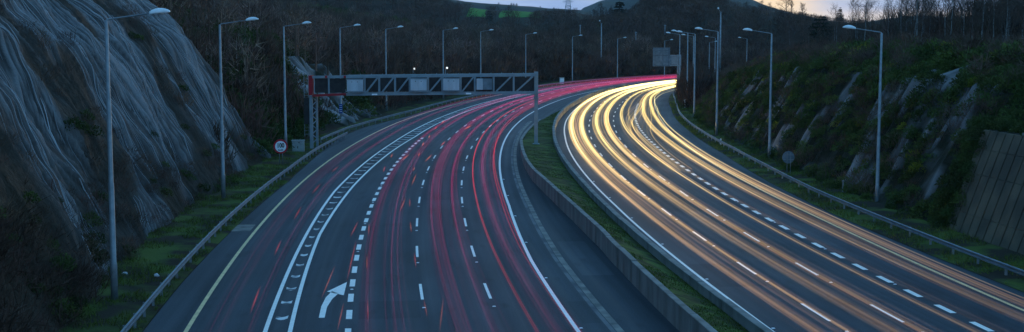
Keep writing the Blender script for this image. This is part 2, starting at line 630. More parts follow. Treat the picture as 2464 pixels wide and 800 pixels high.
def grid_faces(nu, nv):
    i = np.arange(nu - 1)[:, None] * nv
    j = np.arange(nv - 1)[None, :]
    return np.stack((i + j, i + nv + j, i + nv + j + 1, i + j + 1), -1).reshape(-1, 4)


# ================================================================== LARGE STRUCTURE
mb = MB()
mb.add([(-6000, -400, -0.4), (6000, -400, -0.4), (6000, 9000, -0.4), (-6000, 9000, -0.4)], [(0, 1, 2, 3)])
struct(mb.build('ground', M['land']))


def ribbon(name, sa, sb, fl, fr, z, m, step=1.0, cols=2, zf=None):
    """a sheet following the road between two offset curves; uv = (offset, distance)"""
    s = np.arange(sa, sb + step / 2, step)
    L, Rr = fl(s), fr(s)
    k = np.linspace(0, 1, cols)
    off = L[:, None] * (1 - k) + Rr[:, None] * k
    zz = np.full(off.shape, z) if zf is None else zf(s[:, None], k[None, :], off)
    v = rp(s[:, None] + 0 * off, off, zz)
    uv = np.stack((off, s[:, None] + 0 * off), -1).reshape(-1, 2)
    b = MB()
    f = grid_faces(len(s), cols)[:, ::-1]
    b.add(v.reshape(-1, 3), f)
    return b.build(name, m, uv=uv)


c0 = lambda v: (lambda s: 0 * s + v)
fo = lambda n, d=0.0: (lambda s: T[n](s) + d)
struct(ribbon('road', 0, 470, fo('shoulderL'), lambda s: np.where(s < 203, T['wallL'](s) + 0.02, T['wallR'](s) - 0.34), 0.0, M['road'], cols=10))

struct(ribbon('road', 0, 470, fo('wallR', -0.02), fo('grassR'), 0.0, M['road'], cols=8))
struct(ribbon('hard_shoulder', 0, 470, fo('shoulderL', 0.01), fo('yellow', 0), 0.004, M['lay'], cols=3))
struct(ribbon('hard_shoulder', 0, 470, fo('ry', 0.35), fo('grassR', -0.01), 0.004, M['lay'], cols=3))
struct(ribbon('hard_shoulder', 0, 203, fo('drain', 0.18), fo('wallL', 0.0), 0.004, M['road2'], cols=3))
struct(ribbon('drainage_channel', 0, 203, fo('drain', -0.16), fo('drain', 0.18), 0.008, M['kerb'], cols=2))
struct(ribbon('drainage_channel', 0, 203, fo('drain', -0.42), fo('drain', -0.20), 0.006, M['gully'], cols=2))

# repairs in the surface
for sa, sb, oa, ob, mm in ((79, 89, 22.2, 24.7, 'lay'), (66, 73, 11.9, 14.6, 'road2'), (96, 118, 15.3, 18.0, 'road2'), (60, 64.5, -6.6, -3.7, 'road2'), (104, 128, -3.2, -0.3, 'road2'), (88, 91, -18.0, -14.7, 'kerb'), (70, 82, 5.4, 7.2, 'lay'), (58, 63, 3.6, 4.5, 'road2')):
    struct(ribbon('road_patch', sa, sb, c0(oa), c0(ob), 0.0065, M[mm]))

# painted lines
PZ = 0.010
for n, wd, m, a, b in (('yellow', 0.2, 'yellow', 0, 470), ('hatL', 0.2, 'white', 0, 400), ('hatR', 0.2, 'white', 0, 400), ('edge', 0.2, 'white', 0, 470), ('Redge', 0.18, 'white', 0, 470), ('ry', 0.2, 'yellow', 0, 470)):
    struct(ribbon('road_marking', a, b, fo(n, -wd / 2), fo(n, wd / 2), PZ, M[m]))


def dashes(n, s0, period, length, wd, s1, m='white'):
    b = MB()
    s = s0
    while s < s1:
        q = np.linspace(s, s + length, 4)
        v = np.stack((rp(q, T[n](q) - wd / 2, PZ), rp(q, T[n](q) + wd / 2, PZ)), 1).reshape(-1, 3)
        b.add(v, grid_faces(4, 2)[:, ::-1])
        s += period
    struct(b.build('road_marking', M[m]))


dashes('d2', 64.2 - 25.2, 12.6, 4.1, 0.15, 420)
dashes('d3', 64.2 - 25.2, 12.55, 4.1, 0.15, 420)
dashes('ab', 57.2 - 24.4, 12.2, 4.1, 0.15, 400)
dashes('bc', 56.6 - 24.4, 12.2, 4.1, 0.15, 400)
dashes('short', 40.3, 3.95, 2.0, 0.28, 170)
dashes('cd', 38.4, 3.98, 2.0, 0.32, 260)
# worn bars between the two lines of the separation strip
b = MB()
s = 36.0
while s < 330:
    l, r = float(T['hatL'](s)) + 0.27, float(T['hatR'](s)) - 0.25
    t = (r - l)
    q = []
    for k in range(5):
        f = k / 4
        bow = 0.35 * math.sin(math.pi * f)
        q.append((rp(s - bow, l + t * f, PZ - 0.003), rp(s - bow + 0.62, l + t * f, PZ - 0.003)))
    b.add(np.array(q).reshape(-1, 3), grid_faces(5, 2))
    s += 3.5
struct(b.build('road_marking', M['worn']))
# the bent arrow painted in the slip lane
pa = [gnd(*p) for p in ((774, 765), (780, 738), (792, 713), (808, 697))]
arrow_tip, wl, wr = gnd(834, 680), gnd(789, 702), gnd(826, 708)
b = MB()
left = [gnd(*p, PZ) for p in ((767, 765), (773, 738), (784, 716), (799, 701))]
right = [gnd(*p, PZ) for p in ((781, 765), (787, 739), (800, 719), (814, 707))]
b.add(np.array([p for lr in zip(left, right) for p in lr]), grid_faces(4, 2)[:, ::-1])
tri = [gnd(787, 702, PZ), gnd(827, 711, PZ), gnd(835, 679, PZ)]
b.add(np.array(tri), [(0, 1, 2)])
struct(b.build('road_marking', M['white']))

# grass verge between the carriageways


def verge_z(s, k, off):
    zl = np.where(s < 202, T['wallLz'](s) - 0.14, 0.12)
    zr = 0.38 + 0 * s
    return zl * (1 - k) + zr * k + 0.10 * (fbm(off * 0.9, s * 0.9) - 0.5) * np.clip(np.minimum(k, 1 - k) * 8, 0, 1)


vergeL = lambda s: np.where(s < 202, T['wallL'](s) + 0.28, np.interp(s, [202, 233, 262, 275], [6.75, 8.0, 8.5, 8.6]))
struct(ribbon('grass_verge', 0, 262, vergeL, fo('wallR', -0.32), 0, M['moss'], step=0.5, cols=10, zf=verge_z))


def wall_strip(name, sa, sb, f_off, f_z, thick, m, label, step=1.0, base=-0.05):
    """concrete wall of cast lengths with open joints and a projecting, slightly uneven coping, as one mesh"""
    b = MB()
    r = np.random.default_rng(int(sb))
    q0 = sa
    while q0 < sb - 0.5:
        q1 = min(q0 + 4.5, sb)
        s = np.linspace(q0 + 0.025, q1 - 0.025, 6)
        o, z = f_off(s) + 0.03 * (r.random() - 0.5), f_z(s) + 0.035 * (r.random() - 0.5)
        prof = [(0.0, None, base), (0.0, -0.10, 0), (-0.035, -0.09, 0), (-0.035, -0.02, 0), (-0.01, 0, 0), (thick + 0.01, 0, 0), (thick + 0.035, -0.02, 0), (thick + 0.035, -0.09, 0), (thick, -0.10, 0), (thick, None, base)]
        v = np.stack([rp(s, o + d, (z + dz) if dz is not None else 0 * s + zz) for d, dz, zz in prof], 1)
        n, k = v.shape[:2]
        base_n = b.n
        b.add(v.reshape(-1, 3), grid_faces(n, k)[:, ::-1])
        b.p.append(np.array([list(range(k))]) + base_n)
        b.p.append(np.array([[(n - 1) * k + q for q in range(k)][::-1]]) + base_n)
        q0 = q1
    return tag(b.build(name, m), label, 'wall')


wall_strip('concrete_wall', 0, 202, fo('wallL'), fo('wallLz'), 0.26, M['concrete'], 'tall stained concrete wall on the left side of the central grass verge, above the dark asphalt strip')
wall_strip('concrete_wall', 0, 345, fo('wallR', -0.32), c0(0.9), 0.30, M['concrete'], 'low concrete wall on the right side of the central grass verge, beside the headlight carriageway')

# roadside turf strips
vl = lambda s: np.interp(s, [0, 60, 110, 137, 160, 470], [-22, -21.5, -22, -24, -24, -24])


def turfL_z(s, k, off):
    return 0.02 + (1 - k) * 0.25 + 0.12 * (fbm(off * 0.8, s * 0.5) - 0.5) * np.clip((1 - k) * 6, 0, 1)


struct(ribbon('roadside_grass', 0, 470, vl, fo('shoulderL', -0.02), 0, M['turf'], step=0.7, cols=14, zf=turfL_z))


def turfR_z(s, k, off):
    return 0.02 + k * 0.3 + 0.12 * (fbm(off * 0.8, s * 0.5) - 0.5) * np.clip(k * 6, 0, 1)


footR = lambda s: np.interp(s, [0, 84, 90, 150, 250, 320, 470], [31.6, 31.6, 31.4, 31.6, 30.6, 27.2, 26])
struct(ribbon('roadside_grass', 0, 470, fo('grassR', 0.02), lambda s: footR(s) + 1.0, 0, M['turf'], step=0.7, cols=12, zf=turfR_z))

# ------------------------------------------------------------------ netted rock cutting on the left
ss = np.arange(28, 139, 0.16)
dd = np.concatenate((np.linspace(0, 14, 120), np.linspace(14.3, 34, 50)))
SS, DD = np.meshgrid(ss, dd, indexing='ij')
ftL = np.interp(SS, [20, 58, 81, 96, 108, 137], [-19.0, -19.5, -20.7, -20.7, -20.4, -21.2]) - 0.7 * (fbm(SS * 0.12, SS * 0 + 3, 3) - 0.5)
P = rp(SS, ftL - DD)
dist = np.minimum(DD, (138.5 - P[..., 1] + 2.2 * (fbm(SS * 0.2, DD * 0.2, 3) - 0.5)) * 1.3)
Z = np.interp(dist, [-60, 0, 0.6, 3.3, 6.5, 10.4, 16, 34], [-8, 0, 1.2, 6.2, 12.6, 16.9, 22.5, 35])
warp = 2.6 * fbm(SS * 0.07, DD * 0.16, 3) + 0.8 * fbm(SS * 0.35, DD * 0.3 + 9, 2)
u = SS * 1.0 + warp * 1.6
bulge = (fbm(SS * 0.09 + 5, DD * 0.22 + 2, 4) - 0.5)


def fold(u, d, freq, dk, seed, sharp):
    n = vnoise(u * freq + seed, d * dk + seed * 1.7)
    return np.clip(1 - abs(n - 0.5) * 2 * sharp, 0, 1)


u2 = SS + 3.2 * (fbm(SS * 0.06 + 3, DD * 0.11, 3) - 0.5) * 2 + 0.25 * DD
r1 = fold(u2, DD, 0.75, 0.06, 3.1, 9)
r2 = fold(u2 + 0.15 * warp, DD, 1.25, 0.09, 9.4, 9)
r3 = fold(u2 - 0.12 * warp, DD, 2.1, 0.12, 21.7, 7)
r4 = fold(u2, DD, 3.4, 0.2, 33.7, 4)
veg = 0.85 * np.clip((fbm(SS * 0.17 + 40, DD * 0.21 + 7, 4) - 0.55) * 6, 0, 1)
veg = np.maximum(veg, np.clip((4.5 - DD) / 4, 0, 1) * np.clip((fbm(SS * 0.2 + 4, DD * 0.3, 3) - 0.46) * 5, 0, 1))
veg = np.maximum(veg, np.clip((72 - SS) / 8, 0, 1) * np.clip((5.5 - DD + 3 * (fbm(SS * 0.3, DD * 0.3, 3) - 0.5)) / 2, 0, 1))
ridge_amt = np.clip(1.0 * r1 + 0.9 * r2 + 0.7 * r3 + 0.45 * r4, 0, 1) * (1 - 0.85 * veg)
disp = 1.5 * bulge + 0.16 * r1 + 0.12 * r2 + 0.08 * r3 + 0.05 * r4 + 0.5 * (vnoise(SS * 0.55, DD * 0.8) - 0.5) + 1.1 * (fbm(SS * 0.22 + 14, DD * 0.5 + 3, 3) - 0.5) + 0.14 * (fbm(SS * 0.7, DD * 0.5, 4) - 0.5)
P[..., 0] += disp * 0.85
Z = Z + disp * 0.5
Z[:, 0] = -0.3
P[..., 2] = Z
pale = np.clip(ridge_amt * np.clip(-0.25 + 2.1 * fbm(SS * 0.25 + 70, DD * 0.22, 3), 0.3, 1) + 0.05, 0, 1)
b = MB()
b.add(P.reshape(-1, 3), grid_faces(*SS.shape), np.stack((pale, veg, 0 * veg), -1).reshape(-1, 3))
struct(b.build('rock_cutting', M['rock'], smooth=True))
# the wire netting hung over it, gathered into long thin creases that run down the face
b = MB()
rn = np.random.default_rng(8)


def on_rock(s, d):
    i = np.clip((s - ss[0]) / 0.16, 0, len(ss) - 1.001)
    j = np.clip(np.interp(d, dd, np.arange(len(dd))), 0, len(dd) - 1.001)
    i0, j1 = i.astype(int), j.astype(int)
    a, c = (i - i0)[:, None], (j - j1)[:, None]
    return (P[i0, j1] * (1 - a) + P[i0 + 1, j1] * a) * (1 - c) + (P[i0, j1 + 1] * (1 - a) + P[i0 + 1, j1 + 1] * a) * c, veg[i0, j1]


for k in range(850):
    s0 = 40 + 99 * rn.random()
    da = 26 * rn.random() ** 1.6
    L = 2.0 + 11 * rn.random() ** 1.5
    d = np.arange(da, min(da + L, 30), 0.22)
    if len(d) < 5:
        continue
    wob = 3.4 * (fbm(s0 * 0.10 + 0 * d, d * 0.16 + 20, 3) - 0.5) + 0.5 * (vnoise(d * 0.5 + 50 * rn.random(), 0 * d + k) - 0.5)
    q, vg_ = on_rock(s0 + wob - 0.10 * d, d)
    q = q + np.array((0.03, -0.01, 0.02))
    bare = vg_ < 0.55
    if bare.sum() < 6:
        continue
    first_ = int(np.argmax(bare))
    stop_ = first_ + int(np.argmin(np.append(bare[first_:], False)))
    if stop_ - first_ < 5:
        continue
    q, d = q[first_:stop_], d[first_:stop_]
    f = np.linspace(0, 1, len(d))
    r_ = (0.009 + 0.026 * rn.random() ** 1.6) * np.sin(np.clip(f * 0.94 + 0.03, 0, 1) * math.pi) ** 0.5 * (0.5 + vnoise(d * 0.9 + k, 0 * d + 3))
    c_ = 0.5 + 0.6 * rn.random()
    b.tube(q, np.maximum(r_, 0.004), 4, cap=False, c=np.full((len(d), 3), c_))
tag(b.build('rock_netting', M['net']), 'pale wire netting hanging in long creases down the left rock face', 'netting')


# ------------------------------------------------------------------ hillside to the left and ahead, beyond the road
def hillL(s, d):
    """height of the scrub hillside at a distance d outside the left verge"""
    p = rp(s, -21 - d)
    base = np.interp(d, [-3, 0, 3, 9, 16, 40, 100, 200, 320, 460], [0.0, 0.15, 1.6, 8.0, 10.5, 15, 25, 34, 40, 30])
    f = np.interp(s, [100, 200, 260, 320, 420, 520], [1.05, 1.0, 0.74, 0.52, 0.40, 0.38])
    gx = 1 + np.clip((-p[..., 0] - 30) / 90, 0, 0.9)
    z = base * f * gx
    return z + (fbm(p[..., 0] * 0.06, p[..., 1] * 0.06, 4) - 0.5) * np.clip(d / 8, 0, 1) * 3.0


s1, d1 = np.meshgrid(np.arange(100, 560, 2.5), np.concatenate((np.linspace(-3, 30, 34), np.linspace(33, 460, 80))), indexing='ij')
p = rp(s1, -21 - d1)
p[..., 2] = hillL(s1, d1) - 0.05
b = MB()
b.add(p.reshape(-1, 3), grid_faces(*s1.shape))
struct(b.build('hillside', M['soil'], smooth=True))

# rock outcrop behind the left end of the gantry
so_, do_ = np.meshgrid(np.arange(183, 217, 0.2), np.linspace(-0.5, 13, 80), indexing='ij')
ed = np.clip(np.minimum(np.minimum(so_ - 183, 217 - so_) / 5, np.minimum((do_ + 0.5) / 1.0, (13 - do_) / 4)), 0, 1)
p = rp(so_, -21 - do_)
lean_ = so_ + 0.5 * do_
nn = fbm(lean_ * 0.35 + 3, do_ * 0.22, 4)
gr = vnoise(lean_ * 0.9, do_ * 0.18 + 4)
g3 = vnoise(lean_ * 2.6, do_ * 0.35 + 14)
p[..., 2] = hillL(so_, do_) + ed * (2.6 * (nn - 0.32) + 1.1 * (gr - 0.5) + 0.5 * (g3 - 0.5)) - (1 - ed) * 1.2
p[..., 0] += ed * 2.2 * (gr - 0.5)
vg = np.clip((fbm(so_ * 0.3 + 20, do_ * 0.3, 3) - 0.50) * 8, 0, 1)
vg = np.maximum(vg, np.clip((do_ - 8) / 3, 0, 1) * 0.8)
b = MB()
b.add(p.reshape(-1, 3), grid_faces(*so_.shape), np.stack((np.clip(gr * g3 * 2.2 - 0.15, 0, 1), vg, 0 * vg), -1).reshape(-1, 3))
struct(b.build('rock_outcrop', M['slab'], smooth=True))

# ------------------------------------------------------------------ bank on the right with rock slabs, and the plateau behind it
crest = lambda s: np.interp(s, [0, 90, 140, 190, 215, 260, 320, 470], [11, 11, 11.2, 9.6, 8.0, 5.2, 4.6, 5])


def bankR(s, d):
    f = crest(s)
    z = np.interp(d, [-2, 0, 1.2, 8.5, 11.5, 14], [0.1, 0.2, 0.9, 0.88 * 1, 1, 1.02])
    z = np.where(d < 1.2, np.interp(d, [-2, 0, 1.2], [0.1, 0.25, 0.9]), np.interp(d, [1.2, 6.2, 10.5, 16], [0, 0.84, 1, 1.03]) * (f - 0.9) + 0.9)
    back = np.interp(d, [16, 50, 120, 260], [0, 1.6, 7, 20])
    return z + back


s2, d2_ = np.meshgrid(np.arange(40, 460, 0.5), np.concatenate((np.linspace(-2, 16, 70), np.linspace(17, 200, 40))), indexing='ij')
ft = np.where(s2 < 86, 34.6, footR(s2) + 0.4) - 0
p = rp(s2, ft + d2_)
zz = bankR(s2, d2_)
fade = np.clip((d2_ - 0.3) / 2, 0, 1) * np.clip((16 - d2_) / 5, 0, 1)
slabn = fbm(s2 * 0.16 + d2_ * 0.05 + 30, d2_ * 0.16, 3)
groove = vnoise(s2 * 1.6 + d2_ * 0.12 + 3, d2_ * 0.12)
g2 = vnoise(s2 * 4.1 + d2_ * 0.3, d2_ * 0.2 + 5)
rib = np.abs(vnoise(s2 * 2.3 + d2_ * 0.1 + 40, d2_ * 0.08) - 0.5) * 2
dsp = fade * (1.8 * (slabn - 0.5) + 0.8 * (groove - 0.5) + 0.35 * (g2 - 0.5) + 0.4 * (rib - 0.4))
hh = np.interp(s2, S_, H_)
p[..., 0] -= dsp * 0.75 * np.cos(hh)
p[..., 1] += dsp * 0.75 * np.sin(hh)
p[..., 2] = zz + dsp * 0.4 + (fbm(p[..., 0] * 0.07, p[..., 1] * 0.07, 3) - 0.5) * np.clip((d2_ - 14) / 10, 0, 1) * 2.0
lean_ = s2 * 1.0 - d2_ * 0.10
streak = vnoise(lean_ * 0.42 + 11, d2_ * 0.55 + 60) * 0.55 + vnoise(lean_ * 0.9 + 5, d2_ * 0.55 + 2) * 0.45
zone = np.exp(-((s2 - 105) / 14) ** 2) * np.clip((10 - d2_) / 4, 0, 1) + np.exp(-((s2 - 150) / 13) ** 2) * np.clip((9.5 - d2_) / 3, 0, 1) + 0.8 * np.exp(-((s2 - 178) / 12) ** 2) * np.clip((9 - d2_) / 3, 0, 1) + 0.55 * np.exp(-((s2 - 125) / 12) ** 2) * np.clip((8 - d2_) / 4, 0, 1)
streak = 0.45 * streak + 0.55 * (0.5 + 1.5 * (fbm((s2 + 0.5 * d2_) * 0.30 + 3, (d2_ - 0.25 * s2) * 0.30 + 8, 4) - 0.5)) + 0.36 * (fbm(s2 * 1.1 + 9, d2_ * 0.9 + 2, 3) - 0.5)
bank_slab = np.clip((streak - 0.655 + 0.18 * np.clip(zone, 0, 1)) * 10, 0, 1) * np.clip(fade * 2, 0, 1)
pale = np.clip(0.05 + 0.9 * groove * rib + 0.5 * (g2 - 0.4), 0, 1)
vegm = np.clip(1 - bank_slab, 0, 1)
b = MB()
b.add(p.reshape(-1, 3), grid_faces(*s2.shape)[:, ::-1], np.stack((pale, vegm, 0 * pale), -1).reshape(-1, 3))
struct(b.build('rocky_bank', M['slab']))
bank_pts, bank_open = p, bank_slab


# ------------------------------------------------------------------ far terrain
def ridge(name, pts, y0, front, back, zbase, m, rough=1.5, nu=140, nv=60, kind=True, v0=-1.0, v1=1.0):
    px = np.linspace(pts[0][0], pts[-1][0], nu)
    py = np.interp(px, [q[0] for q in pts], [q[1] for q in pts])
    top = np.array([at(a, c, y0) for a, c in zip(px, py)])
    v = np.linspace(v0, v1, nv)
    shape = np.where(v < 0, 0.5 + 0.5 * np.cos(v * math.pi), 0.5 + 0.5 * np.cos(v * math.pi)) ** 0.8
    X = top[:, None, 0] + 0 * v[None]
    Yy = y0 + np.where(v < 0, v * front, v * back)[None] + 0 * X
    Zz = zbase + (top[:, None, 2] - zbase) * shape[None]
    Zz = Zz + rough * (fbm(X * 0.015, Yy * 0.015, 4) - 0.5)
    G = np.stack((X, Yy, Zz), -1)
    b = MB()
    b.add(G.reshape(-1, 3), grid_faces(nu, nv))
    o = b.build(name, m, smooth=True)
    return struct(o), G


M['wood_ground'] = mat('woodland_floor', (0.024, 0.022, 0.018), (0.034, 0.034, 0.022), 0.95, 0.02, detail=8, spec=0.05)
M['far_hill'] = mat('far_hill_cover', (0.030, 0.036, 0.030), (0.060, 0.066, 0.050), 0.95, 0.004, detail=9, spec=0.05)
_, G2 = ridge('hill', [(300, -120), (700, -70), (900, -35), (1000, -12), (1060, 6), (1100, 17), (1190, 28), (1280, 33), (1390, 36), (1450, 50), (1560, 60), (1700, 70)], 1100, 480, 500, 2, M['wood_ground'], 4.0)
_, G3 = ridge('hill', [(1330, 95), (1450, 64), (1520, 42), (1560, 28), (1640, 16), (1700, 10), (1760, 14), (1800, 23), (1850, 28), (1900, 34), (1960, 47), (2050, 58), (2150, 66), (2300, 78), (2600, 90), (2900, 92)], 720, 255, 500, -4, M['wood_ground'], 2.0)
ridge('hill', [(700, -20), (1000, -10), (1150, 7), (1190, 10), (1250, 16), (1320, 22), (1390, 26), (1440, 40), (1560, 60)], 2400, 900, 900, -5, M['far_hill'], 5.0)
ridge('mountain', [(1340, 70), (1385, 36), (1405, 20), (1430, 9), (1460, 0), (1500, -14), (1560, -34), (1630, -40), (1700, -26), (1760, -4), (1800, 14), (1860, 34), (1920, 60)], 3600, 1300, 1300, -10, M['far_hill'], 14.0)
ridge('hill', [(1980, 90), (2060, 62), (2140, 48), (2200, 40), (2260, 43), (2330, 49), (2464, 54), (2700, 50), (3000, 60)], 2600, 900, 900, -5, M['far_hill'], 6.0)


def patch(name, G, px0, px1, v0, v1, m, seed):
    """a meadow lying on a hill: a slightly raised sheet over the hill's own grid, with an uneven edge"""
    nu, nv = G.shape[:2]
    px = G[:, 0, 0] / G[0, nv // 2, 1]
    us = np.linspace(0, nu - 1, nu * 3)
    i0 = np.interp(px0, px * FPX + 1232, np.arange(nu))
    i1 = np.interp(px1, px * FPX + 1232, np.arange(nu))
    A, B = np.meshgrid(np.linspace(i0, i1, 30), np.linspace(v0, v1, 14), indexing='ij')
    A = A + 1.2 * (fbm(B * 0.3 + seed, A * 0.2, 2) - 0.5)
    B = B + 3.0 * (fbm(A * 0.25 + seed, B * 0.1, 2) - 0.5)
    a0 = np.clip(A.astype(int), 0, nu - 2)
    b0 = np.clip(B.astype(int), 0, nv - 2)
    fa, fb = (A - a0)[..., None], (B - b0)[..., None]
    Q = (G[a0, b0] * (1 - fa) + G[a0 + 1, b0] * fa) * (1 - fb) + (G[a0, b0 + 1] * (1 - fa) + G[a0 + 1, b0 + 1] * fa) * fb
    Q[..., 2] += 0.35
    mb_ = MB()
    mb_.add(Q.reshape(-1, 3), grid_faces(30, 14))
    return struct(mb_.build(name, m, smooth=True))


patch('field', G2, 1140, 1178, 19, 26, M['field'], 1)
patch('field', G2, 1208, 1290, 18.5, 28, M['field'], 4)
patch('field', G2, 1388, 1425, 14, 20, M['field'], 8)
patch('field', G2, 780, 840, 22, 27, M['field'], 11)


# ================================================================== VEGETATION
def slivers(p0, d, length, width):
    """thin triangles: base points, directions, lengths, widths"""
    n = len(p0)
    r = rng.normal(size=(n, 3))
    x = np.cross(d, r)
    x /= np.linalg.norm(x, axis=1, keepdims=True) + 1e-9
    wv = x * (width / 2)[:, None]
    v = np.stack((p0 - wv, p0 + wv, p0 + d * length[:, None]), 1).reshape(-1, 3)
    f = np.arange(n * 3).reshape(-1, 3)
    return v, f


def unit(a):
    return a / (np.linalg.norm(a, axis=1, keepdims=True) + 1e-9)


def twig_bush(n, rad, h, wd):
    """a bare bramble or sapling clump: stems fanning up from the ground with side twigs"""
    a = rng.random(n) * 2 * math.pi
    q = np.sqrt(rng.random(n))
    z = rng.random(n) ** 0.8
    env = np.sqrt(np.clip(1 - (z * 0.9) ** 2, 0.05, 1))
    p0 = np.stack((np.cos(a) * q * rad * env, np.sin(a) * q * rad * env, z * h * 0.75), 1)
    d = unit(np.stack((np.cos(a) * 0.5, np.sin(a) * 0.5, 0.9 + 0 * a), 1) + rng.normal(size=(n, 3)) * 0.45)
    return slivers(p0, d, h * (0.22 + 0.3 * rng.random(n)), wd * (0.6 + 0.8 * rng.random(n)))


def leaf_bush(n, rad, h, size):
    """an evergreen clump: small leaf faces spread through a lumpy volume, denser at the outside"""
    u = unit(rng.normal(size=(n, 3)))
    u[:, 2] = abs(u[:, 2])
    lump = 0.72 + 0.5 * vnoise(u[:, 0] * 2.3 + 7 + rng.random() * 50, u[:, 1] * 2.3 + u[:, 2] * 1.7 + 5)
    r = (0.55 + 0.45 * rng.random(n) ** 0.5) * lump
    p0 = u * r[:, None] * np.array((rad, rad, h))
    d = unit(u + rng.normal(size=(n, 3)) * 0.8 + np.array((0, 0, 0.35)))
    v, f = slivers(p0, d, size * (0.7 + 0.9 * rng.random(n)), size * (0.45 + 0.4 * rng.random(n)))
    return v, f


def far_tree(n, h, rad, wd):
    a = rng.random(n) * 2 * math.pi
    z = 0.25 + 0.75 * rng.random(n)
    env = np.sin(np.clip((z - 0.12) / 0.95, 0, 1) * math.pi) ** 0.6
    q = rng.random(n) ** 0.6
    p0 = np.stack((np.cos(a) * q * rad * env, np.sin(a) * q * rad * env, z * h * 0.92), 1)
    d = unit(np.stack((np.cos(a) * 0.6, np.sin(a) * 0.6, 0.9 + 0 * a), 1) + rng.normal(size=(n, 3)) * 0.5)
    v, f = slivers(p0, d, h * (0.10 + 0.14 * rng.random(n)), wd * (0.6 + 0.8 * rng.random(n)))
    k = np.linspace(0, 0.85, 4)
    t = MB()
    t.tube(np.stack((0 * k, 0 * k, k * h), 1), h * 0.022 * (1.1 - k), 3, cap=False)
    tv = np.concatenate(t.v)
    tq = np.concatenate([np.asarray(q_) for q_ in t.p])
    tf = np.concatenate((tq[:, [0, 1, 2]], tq[:, [0, 2, 3]]))
    return np.concatenate((tv, v)), np.concatenate((tf, f + len(tv)))


def scatter(b, protos, pos, scale, tints, zs=None):
    """merge many copies of the prototypes into one builder"""
    n = len(pos)
    pos = np.asarray(pos)
    a = rng.random(n) * 2 * math.pi
    which = rng.integers(0, len(protos), n)
    for k, (v, f) in enumerate(protos):
        I = np.nonzero(which == k)[0]
        if not len(I):
            continue
        ca, sa = np.cos(a[I])[:, None], np.sin(a[I])[:, None]
        sc_ = np.asarray(scale)[I][:, None]
        sz = sc_ * (1 if zs is None else np.asarray(zs)[I][:, None])
        X = (v[None, :, 0] * ca - v[None, :, 1] * sa) * sc_ + pos[I, 0:1]
        Yv = (v[None, :, 0] * sa + v[None, :, 1] * ca) * sc_ + pos[I, 1:2]
        Zv = v[None, :, 2] * sz + pos[I, 2:3]
        V = np.stack((X, Yv, Zv), -1).reshape(-1, 3)
        F = (f[None] + (np.arange(len(I)) * len(v))[:, None, None]).reshape(-1, f.shape[1])
        b.add(V, F, np.repeat(np.asarray(tints)[I], len(v), axis=0))
    return b


def tints(n, lo, hi, warm=0.0):
    t = lo + (hi - lo) * rng.random(n)
    return np.stack((t * (1 + warm * rng.random(n)), t, t * (1 - warm * rng.random(n) * 0.6)), 1)


gorse_protos = [leaf_bush(340, 1.0, 0.95, 0.165) for _ in range(6)]
twig_protos = [twig_bush(150, 1.0, 1.7, 0.030) for _ in range(6)]
thick_protos = [twig_bush(130, 1.0, 1.5, 0.055) for _ in range(6)]

# gorse on the right bank, leaving the slabs open
n = 9000
si = rng.random(n) ** 1.15 * 300 + 60
di = rng.random(n) * 17 - 0.4
ii = np.clip(((si - 40) / 0.5).astype(int), 0, s2.shape[0] - 1)
jj = np.clip(np.searchsorted(d2_[0], di), 0, s2.shape[1] - 1)
opn = bank_open[ii, jj]
keep = ((opn < 0.25 + 0.5 * rng.random(n)) | (rng.random(n) < 0.24)) & ~((si < 88) & (di < 0.5)) & (rng.random(n) < np.clip(0.35 + di / 9, 0, 1))
pos = bank_pts[ii, jj][keep]
sck = (0.6 + 0.8 * rng.random(keep.sum())) * np.where(di[keep] < 9, 0.8, 1.15)
tt = tints(keep.sum(), 0.6, 1.5, 0.35)
yl = rng.random(len(tt)) < 0.05
tt[yl] *= np.array((2.6, 1.9, 0.8))
b = MB()
scatter(b, gorse_protos, pos - np.array((0, 0, 0.2)), sck, tt)
tag(b.build('gorse_scrub', M['gorse']), 'dense dark green gorse covering the rocky bank on the right', 'scrub', kind='stuff')

# brown bramble among the gorse, and the bare brushwood on the plateau
n = 900
si = rng.random(n) * 250 + 66
di = rng.random(n) * 15
ii = np.clip(((si - 40) / 0.5).astype(int), 0, s2.shape[0] - 1)
jj = np.clip(np.searchsorted(d2_[0], di), 0, s2.shape[1] - 1)
keep = bank_open[ii, jj] < 0.8
b = MB()
scatter(b, twig_protos, bank_pts[ii, jj][keep], 0.6 + 0.7 * rng.random(keep.sum()), tints(keep.sum(), 0.8, 1.7, 0.3))
n = 3300
si = rng.random(n) ** 1.2 * 330 + 60
di = 10 + rng.random(n) ** 1.1 * 130
ii = np.clip(((si - 40) / 0.5).astype(int), 0, s2.shape[0] - 1)
jj = np.clip(np.searchsorted(d2_[0], di), 0, s2.shape[1] - 1)
pos = bank_pts[ii, jj]
scl = 1.1 + 1.0 * rng.random(n)
scatter(b, thick_protos, pos, scl, tints(n, 0.7, 1.6, 0.35), zs=np.where(di < 18, 0.8, 1.4 + 0.8 * rng.random(n)))
n = 190
si = 238 + rng.random(n) * 85
q = rp(si, T['railR'](si) + 1.9 + rng.random(n) * 4.5)
q[:, 2] = 0.2
scatter(b, thick_protos, q, 1.5 + 0.9 * rng.random(n), tints(n, 0.5, 1.2, 0.3), zs=1.5 + 0.5 * rng.random(n))
tag(b.build('brushwood', M['twig']), 'bare brown brushwood above the gorse bank and at its far end', 'scrub', kind='stuff')

